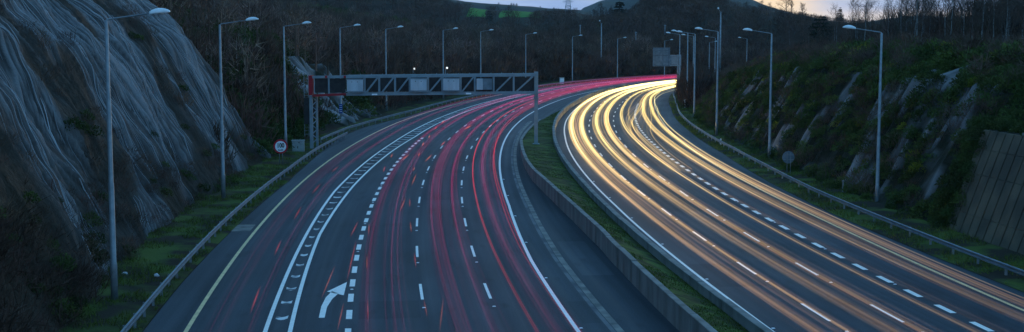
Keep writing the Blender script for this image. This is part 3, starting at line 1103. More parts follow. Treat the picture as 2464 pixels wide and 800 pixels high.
# scrub on the left hillside
n = 5600
si = 118 + rng.random(n) * 420
di = rng.random(n) ** 1.7 * 330
pp = rp(si, -21 - di)
pp[:, 2] = hillL(si, di)
far_ = np.clip((pp[:, 1] - 150) / 350, 0, 1)
gn = fbm(pp[:, 0] * 0.02 + 4, pp[:, 1] * 0.02, 3)
isg = (gn + 0.24 * np.clip((di - 120) / 120, -0.4, 1) + 0.12 * rng.random(n)) > 0.60
rocky = (si > 187) & (si < 213) & (di < 11) & (rng.random(n) < 0.85)
low = (di < 2.0) & (si < 205) | (di < 0.6)
kt = ~isg & ~rocky & ~low
b = MB()
scatter(b, thick_protos, pp[kt], (1.3 + 1.3 * rng.random(kt.sum())) * (1 + 0.5 * far_[kt]), tints(kt.sum(), 0.6, 1.5, 0.35), zs=1.0 + 0.6 * rng.random(kt.sum()))
tag(b.build('brushwood', M['twig']), 'bare brown thicket covering the hillside left of and beyond the road', 'scrub', kind='stuff')
b = MB()
n = 1100
si = 135 + rng.random(n) * 380
di = 6 + rng.random(n) ** 1.4 * 260
q = rp(si, -21 - di)
q[:, 2] = hillL(si, di)
far_saplings = q
scatter(b, [far_tree(120, 1.0, 0.30, 0.014) for _ in range(5)], q, 4 + 5 * rng.random(n), tints(n, 0.9, 2.8, 0.3))
tag(b.build('saplings', M['twig']), 'thin pale bare saplings scattered through the thicket on the left hillside', 'saplings', kind='stuff')
kg = isg & ~rocky & ~low
b = MB()
scatter(b, gorse_protos, pp[kg], (1.2 + 1.3 * rng.random(kg.sum())) * (1 + 0.5 * far_[kg]), tints(kg.sum(), 0.5, 1.3, 0.3))
# evergreen clumps behind the rock cutting and ivy at its foot
n = 420
si = 138 + rng.random(n) * 52
di = 0.8 + rng.random(n) * 22
q = rp(si, -21 - di)
q[:, 2] = hillL(si, di)
kk = ~((si > 187) & (di < 11))
scatter(b, gorse_protos, q[kk], 0.9 + 1.2 * rng.random(kk.sum()), tints(kk.sum(), 0.45, 1.1, 0.25))
tag(b.build('gorse_scrub', M['gorse']), 'dark green gorse and ivy in patches over the left hillside', 'scrub', kind='stuff')

# growth on and below the netted rock
b = MB()
n = 700
i_ = rng.integers(0, len(ss), n)
j_ = (rng.random(n) ** 1.4 * 150).astype(int)
kk = veg[i_, j_] > 0.45
q = P[i_, j_][kk]
scatter(b, twig_protos, q, 0.35 + 0.6 * rng.random(kk.sum()), tints(kk.sum(), 0.8, 1.8, 0.4))
n = 210
si = 40 + rng.random(n) ** 2.2 * 60
q = rp(si, -20.0 - rng.random(n) * 3.2)
q[:, 2] = 0.1 + np.clip(-20 - 0, 0, 1)
sc_ = 0.7 + 0.9 * rng.random(n)
q[:, 2] = np.interp(-(q[:, 0] - rp(si, -20.4)[:, 0]), [-1, 0, 3.3], [0, 0.3, 5.0])
scatter(b, twig_protos, q, sc_ * np.interp(si, [40, 62, 72, 100], [1.5, 1.0, 0.45, 0.35]), tints(n, 0.5, 1.3, 0.35))
tag(b.build('bramble', M['twig']), 'brown bramble growing on and at the foot of the netted rock', 'scrub', kind='stuff')
b = MB()
n = 150
i_ = rng.integers(0, len(ss), n)
j_ = (rng.random(n) ** 2 * 110).astype(int)
kk = veg[i_, j_] > 0.3
scatter(b, gorse_protos, P[i_, j_][kk], 0.3 + 0.5 * rng.random(kk.sum()), tints(kk.sum(), 0.5, 1.3, 0.3))
n = 220
si = 44 + rng.random(n) ** 1.5 * 30
oo = rng.random(n)
q = rp(si, -20.2 - oo * 4.5)
q[:, 2] = oo * 5.5 - 0.2
scatter(b, gorse_protos, q, 0.5 + 0.6 * rng.random(n), tints(n, 0.35, 0.8, 0.3))
tag(b.build('ivy', M['gorse']), 'dark green ivy and tufts on and below the netted rock', 'ivy', kind='stuff')


# grass blades
def blades(name, n, sfun, ofun, zfun, h, label, base_t, warm):
    s = sfun(rng.random(n))
    o = ofun(s, rng.random(n))
    p0 = rp(s, o, 0)
    p0[:, 2] = zfun(s, o)
    keep = fbm(p0[:, 0] * 0.5, p0[:, 1] * 0.5, 3) > 0.47
    p0 = p0[keep]
    n = len(p0)
    d = unit(rng.normal(size=(n, 3)) * 0.5 + np.array((0, 0, 1.0)))
    v, f = slivers(p0, d, h * (0.5 + rng.random(n)), np.full(n, 0.035))
    t = np.repeat(tints(n, base_t * 0.5, base_t * 1.5, warm), 3, axis=0)
    mb_ = MB()
    mb_.add(v, f, t)
    return tag(mb_.build(name, M['blade']), label, 'grass', kind='stuff')


blades('grass', 42000, lambda r: 40 + r ** 1.4 * 130, lambda s, r: vl(s) + 0.5 + r * (T['shoulderL'](s) - 0.1 - vl(s) - 0.5), lambda s, o: 0.03 + 0.2 * np.clip((T['shoulderL'](s) - o) / 5, 0, 1), 0.22, 'green grass between the left guard rail and the netted rock', 1.0, 0.4)
blades('grass', 26000, lambda r: 40 + r ** 1.3 * 190, lambda s, r: vergeL(s) + 0.05 + r * (T['wallR'](s) - 0.4 - vergeL(s)), lambda s, o: verge_z(s, (o - vergeL(s)) / (T['wallR'](s) - 0.32 - vergeL(s)), o), 0.09, 'short mossy grass on the verge between the two concrete walls', 0.75, 0.3)
blades('grass', 36000, lambda r: 45 + r ** 1.3 * 220, lambda s, r: T['grassR'](s) + 0.05 + r * (footR(s) + 0.8 - T['grassR'](s)), lambda s, o: 0.03 + 0.25 * np.clip((o - T['grassR'](s)) / 4, 0, 1), 0.25, 'green grass strip under the right guard rail', 0.95, 0.5)


# ------------------------------------------------------------------ bare trees
def bare_tree(h, spread, levels, wd, seed, trunk_r, lean=0.05, nb=7, up=0.55):
    """returns builders for trunk and crown of a leafless tree standing at the origin"""
    r = np.random.default_rng(seed)
    tr, cr = MB(), MB()
    k = np.linspace(0, 1, 8)
    ax = np.stack((lean * h * k ** 2 * r.normal(), lean * h * k ** 2 * r.normal(), h * k), 1) if False else np.stack((np.cumsum(r.normal(size=8)) * lean * h / 8, np.cumsum(r.normal(size=8)) * lean * h / 8, h * 0.92 * k), 1)
    ax[0] = (0, 0, -0.2)
    tr.tube(ax, trunk_r * (1 - 0.88 * k), 6)
    P0, D0, L0, W0 = [], [], [], []

    def grow(p, d, L, lev, rad):
        pts = [p]
        q, dd_ = p.copy(), d.copy()
        for _ in range(3):
            dd_ = dd_ + r.normal(size=3) * 0.16 + np.array((0, 0, 0.10))
            dd_ /= np.linalg.norm(dd_)
            q = q + dd_ * L / 3
            pts.append(q)
        if lev <= 1:
            cr.tube(pts, np.linspace(rad, rad * 0.4, 4), 4, cap=False)
        else:
            for a, c in zip(pts[:-1], pts[1:]):
                P0.append(a)
                D0.append((c - a) / (np.linalg.norm(c - a) + 1e-9))
                L0.append(np.linalg.norm(c - a) * 1.25)
                W0.append(max(rad * 1.6, wd))
        if lev >= levels:
            return
        m_ = nb if lev == 1 else (nb if lev == 2 else 4)
        for i in range(m_):
            f = 0.25 + 0.75 * (i + r.random()) / m_
            j = min(int(f * 3), 2)
            base = pts[j] + (pts[j + 1] - pts[j]) * (f * 3 - j)
            nd = dd_ * 0.7 + r.normal(size=3) * 0.6 + np.array((0, 0, 0.25))
            grow(base, nd / np.linalg.norm(nd), L * (0.42 + 0.25 * r.random()), lev + 1, rad * 0.45)
    nmain = 11
    for i in range(nmain):
        f = 0.32 + 0.66 * (i + 0.5 * r.random()) / nmain
        base = np.array([np.interp(f * h * 0.92, ax[:, 2], ax[:, c]) for c in range(3)])
        a = i * 2.4 + r.random()
        nd = np.array((math.cos(a), math.sin(a), up + 0.9 * f))
        grow(base, nd / np.linalg.norm(nd), spread * (1.15 - 0.75 * f) * (0.7 + 0.5 * r.random()), 1, trunk_r * 0.45 * (1.1 - f * 0.7))
    v, f = slivers(np.array(P0), np.array(D0), np.array(L0), np.array(W0))
    cr.add(v, f)
    cr.c = [np.full((cr.n, 3), 1.0, np.float32)]
    return tr, cr


birches = []
for k in range(5):
    tr, cr = bare_tree(8.2 + 0.5 * k, 3.0, 3, 0.028, 100 + k, 0.085, lean=0.06, nb=7, up=0.9)
    t = thing('birch_tree', 'x', 'tree', group='bare birches on the plateau above the right bank')
    tr.build('trunk', M['bark'], t, smooth=True)
    cr.build('crown', M['twig'], t)
    birches.append(t)
BL = 'slender bare birch with a pale trunk in the brown wood above the right bank'
first = [True] * 5


def plant(protos, used, k, loc, rz, label, sc_):
    if used[k]:
        used[k] = False
        o = protos[k]
        o.location = tuple(float(q) for q in loc)
        o.rotation_euler = (0, 0, rz)
        o.scale = (sc_,) * 3
        o['label'] = label
        return o
    return dup(protos[k], loc, rz, label, sc_)


def plateau(x, y):
    i = np.argmin((bank_pts[..., 0] - x) ** 2 + (bank_pts[..., 1] - y) ** 2)
    return bank_pts.reshape(-1, 3)[i, 2]


named = [(2140, 150, 10, 'tall bare birch with a spreading top, behind the nearest lamp on the right'),
         (2222, 128, 0, 'pale trunked bare birch right of the nearest right lamp, its top against the sky'),
         (2370, 120, -8, 'largest bare birch near the right frame edge, its branching crown against the sky'),
         (2345, 112, 12, 'thin white trunked birch left of the largest birch near the right frame edge')]
for i, (px, y, py, lab) in enumerate(named):
    top = at(px, py, y)
    z = plateau(top[0], y)
    plant(birches, first, i % 5, (top[0], y, z - 0.1), i * 1.3, lab, (top[2] - z) / (8.2 + 0.5 * (i % 5)))
for i in range(190):
    px = 1880 + 640 * random.random() ** 0.8
    y = 112 + 170 * random.random()
    x = (px - 1232) / FPX * y
    s_, o_ = so(x, y)
    if o_ - float(footR(s_)) < 15:
        continue
    plant(birches, first, random.randrange(5), (x, y, plateau(x, y) - 0.1), random.random() * 6.28, BL, random.uniform(0.6, 1.0))

# far woodland: bare crowns merged, plus single trees one can tell apart on the skylines


far_protos = [far_tree(170, 1.0, 0.42, 0.018) for _ in range(6)]


def wood(name, G, n, vmin, vmax, umin, umax, hlo, hhi, label, dens, skyline, lo=0.6, hi=1.4):
    nu, nv = G.shape[:2]
    A = umin + rng.random(n) * (umax - umin)
    B = vmin + rng.random(n) * (vmax - vmin)
    a0, b0 = A.astype(int), B.astype(int)
    fa, fb = (A - a0)[:, None], (B - b0)[:, None]
    a1, b1 = np.minimum(a0 + 1, nu - 1), np.minimum(b0 + 1, nv - 1)
    Q = (G[a0, b0] * (1 - fa) + G[a1, b0] * fa) * (1 - fb) + (G[a0, b1] * (1 - fa) + G[a1, b1] * fa) * fb
    kk = dens(Q, A, B)
    Q = Q[kk]
    mb_ = MB()
    hgt = hlo + (hhi - hlo) * rng.random(len(Q))
    px = Q[:, 0] / Q[:, 1] * FPX + 1232
    lim = CAMH + (90 - np.interp(px, [q[0] for q in skyline], [q[1] for q in skyline]) + 3 * rng.normal(size=len(Q))) / FPX * Q[:, 1]
    hgt = np.minimum(hgt, lim - Q[:, 2])                    # nothing stands above the skyline one sees
    k2 = hgt > 2.0
    scatter(mb_, far_protos, Q[k2], hgt[k2], tints(k2.sum(), lo, hi, 0.3))
    return tag(mb_.build(name, M['twig']), label, 'wood', kind='stuff')


def open_fields(Q, A, B):
    px = Q[:, 0] / Q[:, 1] * FPX + 1232
    py = 90 - (Q[:, 2] - CAMH) / Q[:, 1] * FPX
    f = (((px > 1132) & (px < 1182)) | ((px > 1203) & (px < 1287)) | ((px > 1392) & (px < 1425) & (py > 35))) & (py < 72)
    return ~(f & (rng.random(len(px)) < 0.96)) & (fbm(Q[:, 0] * 0.01, Q[:, 1] * 0.01, 3) > 0.36)


wood('woodland', G2, 1500, 8, 32, 0, 139, 8, 14, 'bluish bare woodland on the hill beyond the green fields', open_fields, [(200, -200), (900, -60), (1050, -8), (1095, 8), (1190, 17), (1260, 24), (1310, 27), (1385, 25), (1425, 42), (1500, 40), (1700, 30)])
wood('woodland', G3, 2300, 4, 33, 0, 139, 7, 12, 'brown bare woodland climbing the hill on the right below the sunset', lambda Q, A, B: fbm(Q[:, 0] * 0.015, Q[:, 1] * 0.015, 3) > 0.30, [(1330, 60), (1440, 40), (1520, 22), (1555, -12), (1690, -12), (1745, 0), (1765, 8), (1800, 16), (1850, 20), (1900, 28), (1960, 40), (2050, 50), (2200, 62), (2464, 72)], 0.6, 1.5)

sky_trees = []
for k in range(4):
    tr, cr = bare_tree(10, 4.4, 3, 0.11, 300 + k, 0.28, lean=0.04, nb=6, up=0.35)
    t = thing('bare_tree', 'x', 'tree', group='bare trees on the far skylines')
    tr.build('trunk', M['darkbark'], t)
    cr.build('crown', M['twig'], t)
    sky_trees.append(t)
used4 = [True] * 4
hill3 = lambda px: np.interp(px, G3[:, 30, 0] / 720 * FPX + 1232, G3[:, 30, 2])
spots = [(1796, 6, 'flat topped bare tree on the hill crest at the left end of the sunset glow'),
         (1832, 2, 'round bare tree on the hill crest in the middle of the sunset glow'),
         (1852, 8, 'small bare tree right of the round one in the sunset glow'),
         (1892, -12, 'tallest bare tree on the hill crest, against the right half of the sunset glow'),
         (1905, 4, 'bare tree close beside the tallest one on the sunset hill crest'),
         (1932, 8, 'lacy bare tree at the right end of the sunset hill crest')]
for i, (px, py, lab) in enumerate(spots):
    top = at(px, py, 716)
    zb = hill3(px) - 0.6
    plant(sky_trees, used4, i % 4, (top[0], 716, zb), i * 1.1, lab, (top[2] - zb) / 10)
for px, py, y, zb, lab in ((1446, 14, 800, 16, 'broad bare tree left of the tall dark conifer in the middle distance'),
                           (1428, 26, 820, 16, 'bare tree furthest left in the clump before the blue mountain'),
                           (1466, 20, 790, 16, 'bare tree touching the left side of the tall dark conifer'),
                           (1572, -16, 640, 14, 'very tall bare tree before the blue mountain, cut by the frame top'),
                           (1640, -4, 650, 18, 'bare tree behind the big direction sign, right of the very tall one'),
                           (1700, -6, 660, 22, 'bare tree behind the tall camera mast on the right'),
                           (1224, 18, 900, 18, 'lone bare tree standing before the larger green field'),
                           (1290, 32, 850, 16, 'rounded bare tree at the right end of the larger green field')):
    top = at(px, py, y)
    plant(sky_trees, used4, random.randrange(4), (top[0], y, zb - 1), random.random() * 6, lab, (top[2] - zb + 1) / 10)


def conifer(h, rad, seed, gap=0.16, flat=0.15):
    r = np.random.default_rng(seed)
    tr, cr = MB(), MB()
    tr.tube([(0, 0, -0.3), (0.02 * h, 0, h * 0.5), (0, 0, h)], [h * 0.028, h * 0.018, h * 0.004], 6)
    z = h * 0.12
    while z < h * 0.98:
        f = z / h
        L = rad * (1.05 - f) ** 0.75 * (0.7 + 0.5 * r.random()) + 0.04 * h
        m_ = r.integers(4, 7)
        for i in range(m_):
            a = i * 6.28 / m_ + r.random()
            nn = 26
            t = 0.15 + 0.85 * r.random(nn)
            droop = -flat * L * t ** 2
            base = np.stack((np.cos(a) * L * t, np.sin(a) * L * t, z + droop + 0.12 * L * (r.random(nn) - 0.5)), 1)
            base[:, :2] += r.normal(size=(nn, 2)) * 0.10 * L
            d = unit(np.stack((np.full(nn, math.cos(a)), np.full(nn, math.sin(a)), np.full(nn, -0.1)), 1) + r.normal(size=(nn, 3)) * 0.6)
            v, fc = slivers(base, d, L * (0.2 + 0.25 * r.random(nn)), np.full(nn, 0.09 * L + 0.02 * h))
            cr.add(v, fc)
        z += h * gap * 0.45 * (0.6 + 0.8 * r.random())
    return tr, cr


def put_conifer(px, ptop, y, zb, rad, seed, label, gap=0.16, flat=0.2):
    top = at(px, ptop, y)
    h = top[2] - zb
    t = thing('conifer_tree', label, 'tree', (top[0], y, zb))
    tr, cr = conifer(h, rad * h, seed, gap, flat)
    tr.build('trunk', M['darkbark'], t)
    cr.build('crown', M['needles'], t)


put_conifer(1490, 1, 700, 7, 0.26, 1, 'tall dark layered conifer before the blue mountain', 0.14)
put_conifer(1177, 22, 900, 18, 0.30, 2, 'small dark pine at the left end of the green field', 0.2)
put_conifer(2022, 18, 420, 18, 0.30, 3, 'dark pine top on the skyline left of the nearest right lamp', 0.2)
put_conifer(1975, 36, 400, 10, 0.55, 4, 'broad flat branched cedar on the right hillside below the skyline', 0.22, 0.02)
put_conifer(2215, 30, 330, 14, 0.34, 5, 'dark round topped pine among the birches on the right skyline', 0.15, 0.0)
for i, px in enumerate((1200, 1230, 1236, 1243, 1300, 1333)):
    y = 2395
    zt = at(px, np.interp(px, [1190, 1250, 1320, 1390], [10, 16, 22, 26]) - (6 if i in (1, 2, 3) else 4), y)
    t = thing('conifer_tree', 'distant conifer on the dark blue ridge left of the pylon', 'tree', (zt[0], y, zt[2] - 9), group='conifers on the far ridge')
    tr, cr = conifer(10, 3.0, 50 + i)
    tr.build('trunk', M['darkbark'], t)
    cr.build('crown', M['needles'], t)

# the damp evening air of the valley
b = MB()
b.box((0, 2320, 110), (9000, 5200, 222.8))
hz = b.build('haze', None)
hm = bpy.data.materials.new('evening_air')
hm.use_nodes = True
hm.node_tree.nodes.clear()
pv = hm.node_tree.nodes.new('ShaderNodeVolumePrincipled')
pv.inputs['Color'].default_value = (0.75, 0.82, 0.9, 1)
pv.inputs['Density'].default_value = 0.00004
pv.inputs['Anisotropy'].default_value = 0.1
ho = hm.node_tree.nodes.new('ShaderNodeOutputMaterial')
hm.node_tree.links.new(pv.outputs['Volume'], ho.inputs['Volume'])
hz.data.materials.append(hm)
tag(hz, kind='stuff')

# ================================================================== OBJECTS
# ------------------------------------------------------------------ guard rails


def guard_rail(label, sa, sb, f, side, post_step, zt=0.74):
    t = thing('guard_rail', label, 'guard rail')
    s = np.arange(sa, sb + 0.01, 1.0)
    o = f(s)
    # w-beam section (towards the traffic = side), with a real back
    sec = [(0.00, 0.0), (0.075, 0.03), (0.075, 0.10), (0.015, 0.135), (0.015, 0.175), (0.075, 0.21), (0.075, 0.28), (0.0, 0.31), (-0.012, 0.30), (0.055, 0.27), (0.055, 0.215), (-0.005, 0.18), (-0.005, 0.13), (0.055, 0.095), (0.055, 0.035), (-0.012, 0.01)]
    zend = np.interp(s, [sa, sa + 6, sb - 6, sb], [-0.25, 0, 0, -0.25]) if False else 0 * s
    v = np.stack([rp(s, o + side * dx, zt - 0.31 + dz + zend) for dx, dz in sec], 1)
    n, k = v.shape[:2]
    i = np.arange(n - 1)[:, None] * k
    a = np.arange(k)[None]
    fc = np.stack((i + a, i + (a + 1) % k, i + k + (a + 1) % k, i + k + a), -1).reshape(-1, 4)
    b = MB()
    b.add(v.reshape(-1, 3), fc if side < 0 else fc[:, ::-1])
    b.p.append(np.array([list(range(k))]))
    b.p.append(np.array([[(n - 1) * k + q for q in range(k)][::-1]]))
    b.build('rail_beam', M['rail'], t)
    pm = None
    for q in np.arange(sa + 0.6, sb, post_step):
        p = rp(q, float(f(q)) - side * 0.07)
        if pm is None:
            b = MB()
            for cx, cy, sx, sy in ((0, 0.055, 0.11, 0.008), (0, -0.055, 0.11, 0.008), (-0.052, 0, 0.008, 0.102)):
                b.box((cx, cy, zt / 2 - 0.15), (sx, sy, zt + 0.25))
            b.box((side * 0.05, 0, zt - 0.16), (0.05, 0.09, 0.2))
            pm = b.mesh('post', M['steel'])
        po = bpy.data.objects.new('post', pm)
        C.objects.link(po)
        po.parent = t
        po.location = tuple(p)
        po.rotation_euler = (0, 0, -head(q))
    return t


guard_rail('steel guard rail along the left shoulder from the foreground to the gantry leg', 20, 169, T['railL'], 1, 2.4)
guard_rail('steel guard rail behind the lay-by, running on round the far left bend', 159, 455, T['railF'], 1, 4.0)
guard_rail('steel guard rail along the right shoulder under the gorse bank', 20, 327, T['railR'], -1, 3.6)

# ------------------------------------------------------------------ street lamps
LH = 13.4


def make_lamp():
    t = thing('street_lamp', 'x', 'street lamp', group='street lamps along the motorway')
    b = MB()
    b.lathe([(0.175, -0.3), (0.175, 1.5), (0.17, 1.56), (0.145, 1.60), (0.14, 5.5), (0.118, 5.56), (0.115, 9.6), (0.095, 9.66), (0.088, LH - 0.05), (0.055, LH)], sides=10)
    b.build('pole', M['steel'], t, smooth=True)
    b = MB()
    b.tube([(0, 0, LH - 0.25), (0, 0, LH + 0.0), (0.12, 0, LH + 0.06), (2.15, 0, LH + 0.36)], [0.05, 0.05, 0.042, 0.034], 8)
    b.build('arm', M['steel'], t, smooth=True)
    # lantern: flat below, domed above, narrowing towards the arm
    xs = np.linspace(0, 1, 11)
    wid = 0.19 * np.clip(np.sin(np.clip(xs * 0.88 + 0.10, 0, 1) * math.pi), 0, 1) ** 0.55 + 0.03
    hei = 0.24 * np.sin(np.clip(xs * 0.82 + 0.14, 0, 1) * math.pi) ** 0.7 + 0.02
    ang = np.linspace(0, math.pi, 9)
    v = np.stack([np.stack((np.full(9, 2.05 + 0.98 * x), wd_ * np.cos(ang), LH + 0.29 + 0.12 * x + he_ * np.sin(ang)), 1) for x, wd_, he_ in zip(xs, wid, hei)], 0)
    b = MB()
    n, k = v.shape[:2]
    i = np.arange(n - 1)[:, None] * k
    a = np.arange(k)[None]
    fc = np.stack((i + a, i + k + a, i + k + (a + 1) % k, i + (a + 1) % k), -1).reshape(-1, 4)
    b.add(v.reshape(-1, 3), fc)
    b.p.append(np.array([list(range(k))]))
    b.p.append(np.array([[(n - 1) * k + q for q in range(k)][::-1]]))
    hd = b.build('lamp_head', M['lampw'], t, smooth=True)
    b = MB()
    b.lathe([(0.02, -0.055), (0.10, -0.045), (0.14, -0.01), (0.145, 0.0)], (2.62, 0, LH + 0.345), 12)
    b.build('lens', M['lens'], hd, smooth=True)
    return t


lamp0 = make_lamp()
lamp_used = [True]


def lamp(px, py, y, left, label, yaw=None, scale=1.0, ztop=None):
    """place a lamp with its foot at a measured ground point"""
    if y is None:
        g = gnd(px, py)
    else:
        g = np.array(((px - 1232) / FPX * y, y, 0.0))
    s_, o_ = so(g[0], g[1])
    rz = -head(s_) if left else math.pi - head(s_)
    if yaw is not None:
        rz = yaw
    z = 0.0
    if ztop is not None:
        z = at(px, ztop, g[1])[2] - LH * scale
    plant([lamp0], lamp_used, 0, (g[0], g[1], z), rz, label, scale)


for a in ((276, 728, None, True, 'nearest street lamp on the left, standing in grass before the netted rock', 50),
          (538, 485, None, True, 'second nearest street lamp on the left, at the foot of the netted rock', 60),
          (688, 375, None, True, 'street lamp on the left just behind the round speed limit sign', 65),
          (821, 305, None, True, 'street lamp with a small blue plate, behind the left end of the gantry', 68),
          (930, 275, None, True, 'street lamp rising behind the left half of the gantry, no plate on it', 71),
          (1067, None, 258, True, 'street lamp rising behind the middle of the gantry, over its third sign box', 74),
          (1157, None, 300, True, 'street lamp rising behind the right half of the gantry, over its fourth sign box', 77),
          (1265, None, 342, True, 'street lamp rising just left of the right gantry post', 84),
          (1377, None, 380, True, 'first street lamp right of the gantry post on the far left side of the bend', 89),
          (1485, None, 408, True, 'second street lamp right of the gantry post on the far side of the bend', 94),
          (1598, None, 428, True, 'street lamp seen above the big direction sign at the far end of the bend', 99),
          (2110, 495, None, False, 'nearest street lamp on the right, standing against the rocky gorse bank', 80),
          (1851, 388, None, False, 'second nearest street lamp on the right, left of the round sign back', 82),
          (1724, 328, None, False, 'third street lamp on the right, beside the white marker post', 77),
          (1670, 285, None, False, 'fourth street lamp on the right, at the bend where the guard rail curves', 83),
          (1653, None, 240, False, 'fifth street lamp on the right, just right of the direction sign post', 80),
          (1634, None, 283, False, 'street lamp directly behind the direction sign post', 84),
          (1667, None, 322, False, 'street lamp behind the gorse, between the fifth lamp and the camera mast', 88),
          (1719, None, 365, False, 'far street lamp just left of the tall camera mast', 92),
          (1795, None, 410, False, 'small distant street lamp in the brown wood right of the camera mast', 94)):
    lamp(a[0], a[1], a[2], a[3], a[4], ztop=a[5])
lamp(1705, None, 440, True, 'far street lamp with its arm to the right, beside the camera mast', ztop=103)

# blue plate on one pole
g = gnd(821, 305)
t = thing('location_plate', 'small blue plate with white lines fixed to a lamp pole behind the gantry', 'sign', (g[0], g[1] - 0.17, 0))
zc = at(822, 262, g[1])[2]
b = MB()
b.box((0, 0, zc), (0.5, 0.03, 1.35))
b.build('plate', M['blue'], t)
b = MB()
for k in range(4):
    b.box((0, -0.018, zc + 0.45 - k * 0.28), (0.36, 0.004, 0.05))
b.build('lettering', M['signw'], t)

# tall camera masts


def mast(px, ptop, y, pbase, label):
    x = (px - 1232) / FPX * y
    z1, z0 = at(px, ptop, y)[2], at(px, pbase, y)[2] - 3
    t = thing('camera_mast', label, 'mast', (x, y, z0))
    h = z1 - z0
    b = MB()
    b.lathe([(0.20, 0), (0.19, h * 0.5), (0.14, h)], sides=10)
    b.build('pole', M['steel'], t, smooth=True)
    b = MB()
    b.box((0, 0, h + 0.05), (0.5, 0.5, 0.08))
    b.bar((0, 0, h), (-0.55, -0.2, h + 0.75), 0.07)
    b.build('bracket', M['steel'], t)
    b = MB()
    b.lathe([(0.03, 0.0), (0.16, 0.04), (0.2, 0.2), (0.16, 0.36), (0.05, 0.42)], (-0.6, -0.22, h + 0.7), 10)
    b.build('camera', M['signw'], t, smooth=True)


mast(1446, 57, 430, 165, 'tall camera mast without an arm, standing in scrub beyond the far bend')
mast(1731, 30, 300, 165, 'tallest bare mast, rising above the right row of lamps')

# ------------------------------------------------------------------ gantry
GY = 152.5
xl, xr = at(745, 300, GY)[0], at(1290, 300, GY)[0]
zt, zb = at(1000, 182, GY)[2], at(1000, 231, GY)[2]
gx = lambda px: at(px, 200, GY)[0]
gt = thing('sign_gantry', 'grey steel truss gantry spanning the left carriageway, red at its left end', 'gantry', (0, GY, 0))
DEP = 1.5
b = MB()
tilt = 0.25
zz_ = lambda x: (x - xl) / (xr - xl) * tilt
for yy in (-DEP / 2, DEP / 2):
    b.bar((gx(835), yy, zt - 0.16 + zz_(gx(835))), (xr, yy, zt - 0.16 + tilt), 0.30, 0.34)
b.build('top_chord', M['gant'], gt)
b = MB()
for yy in (-DEP / 2, DEP / 2):
    b.bar((gx(835), yy, zb + 0.16 + zz_(gx(835))), (xr, yy, zb + 0.16 + tilt), 0.30, 0.32)
b.build('bottom_chord', M['gant'], gt)


def member(kind, a, c, wd=0.2):
    for yy in (-DEP / 2, DEP / 2):
        bb = MB()
        za = (zb + 0.33) if kind == 'brace' else (zb + 0.325)
        bb.bar((gx(a), yy, za + zz_(gx(a))), (gx(c), yy, zt - 0.335 + zz_(gx(c))), wd, wd * 0.9)
        bb.build(kind, M['gant'], gt)


for a, c in ((882, 910), (920, 948), (957, 985), (1034, 1064), (1112, 1140), (1194, 1230), (1243, 1282)):
    member('brace', a, c)
for q in (879, 914, 952, 987, 1031, 1065, 1109, 1143, 1188, 1236):
    member('upright', q, q, 0.22)
b = MB()
b.box(((gx(836) + xr) / 2, 0.20, (zt + zb) / 2 + tilt / 2), (xr - gx(836) - 0.3, 0.05, zt - zb - 0.75))
b.build('back_panel', M['dark'], gt)
b = MB()
for q in np.linspace(gx(838), xr - 0.2, 40):
    b.box((q, 0, zb + 0.345 + zz_(q)), (0.04, DEP - 0.3, 0.03))
b.build('walkway_grille', M['gant'], gt)
b = MB()
for q in np.linspace(gx(840), xr - 0.2, 18):
    b.bar((q, DEP / 2 + 0.01, zt + zz_(q)), (q, DEP / 2 + 0.01, zt + 0.12 + zz_(q)), 0.05)
b.build('handrail_stubs', M['gant'], gt)
for px in (857, 1009, 1087):
    b = MB()
    x = gx(px)
    b.box((x, -DEP / 2 - 0.36, (zt + zb) / 2 + 0.02 + zz_(x)), (1.86, 0.36, 1.28))
    bo = b.build('sign_box', M['boxm'], gt)
    b = MB()
    for dx in (-0.35, 0.3):
        b.box((x + dx, -DEP / 2 - 0.545, (zt + zb) / 2 + 0.42 + zz_(x)), (0.09, 0.012, 0.09))
    b.build('latch', M['black'], bo)
    b = MB()
    b.box((x, -DEP / 2 - 0.36, (zt + zb) / 2 + 0.73 + zz_(x)), (1.98, 0.42, 0.10))
    b.build('hood', M['gant'], bo)
    b = MB()
    b.box((x, -DEP / 2 - 0.36, (zt + zb) / 2 - 0.70 + zz_(x)), (1.98, 0.42, 0.12))
    b.build('sill', M['gant'], bo)
x = gx(1165)
b = MB()
b.box((x - 0.5, -DEP / 2 - 0.36, (zt + zb) / 2 + 0.02 + zz_(x)), (0.72, 0.36, 1.28))
bo = b.build('sign_box', M['boxm'], gt)
b = MB()
b.box((x + 0.40, -DEP / 2 - 0.34, (zt + zb) / 2 + 0.02 + zz_(x)), (1.06, 0.30, 1.28))
b.build('door', M['signback'], bo)
# red end section
b = MB()
xa, xb = gx(749), gx(835)
zc_, zd_ = zt - 0.0, zb - 0.1
b.bar((xa, -0.5, zd_ + 0.2), (xa, -0.5, zc_), 0.42)
b.bar((xa, 0.5, zd_ + 0.2), (xa, 0.5, zc_), 0.42)
for yy in (-0.62, 0.62):
    b.bar((xa + 0.21, yy, zd_ + 0.12), (xb, yy, zd_ + 0.30), 0.2, 0.22)
for q in (gx(787), gx(832)):
    b.box((q, -0.66, zt - 0.14), (0.28, 0.24, 0.26))
b.build('end_frame', M['gred'], gt)
b = MB()
for yy in (-0.62, 0.62):
    b.bar((xa + 0.22, yy, zt - 0.2), (xb, yy, zt - 0.14), 0.2, 0.26)
    b.bar((gx(793), yy, zb + 0.3), (gx(793), yy, zt - 0.3), 0.18)
    b.bar((gx(758), yy, zb + 0.3), (gx(758), yy, zt - 0.3), 0.10)
b.build('end_frame', M['gant'], gt)
b = MB()
b.box(((xa + xb) / 2 + 0.1, 0.1, (zt + zb) / 2), (xb - xa - 0.6, 0.05, zt - zb - 0.7))
b.build('back_panel', M['dark'], gt)
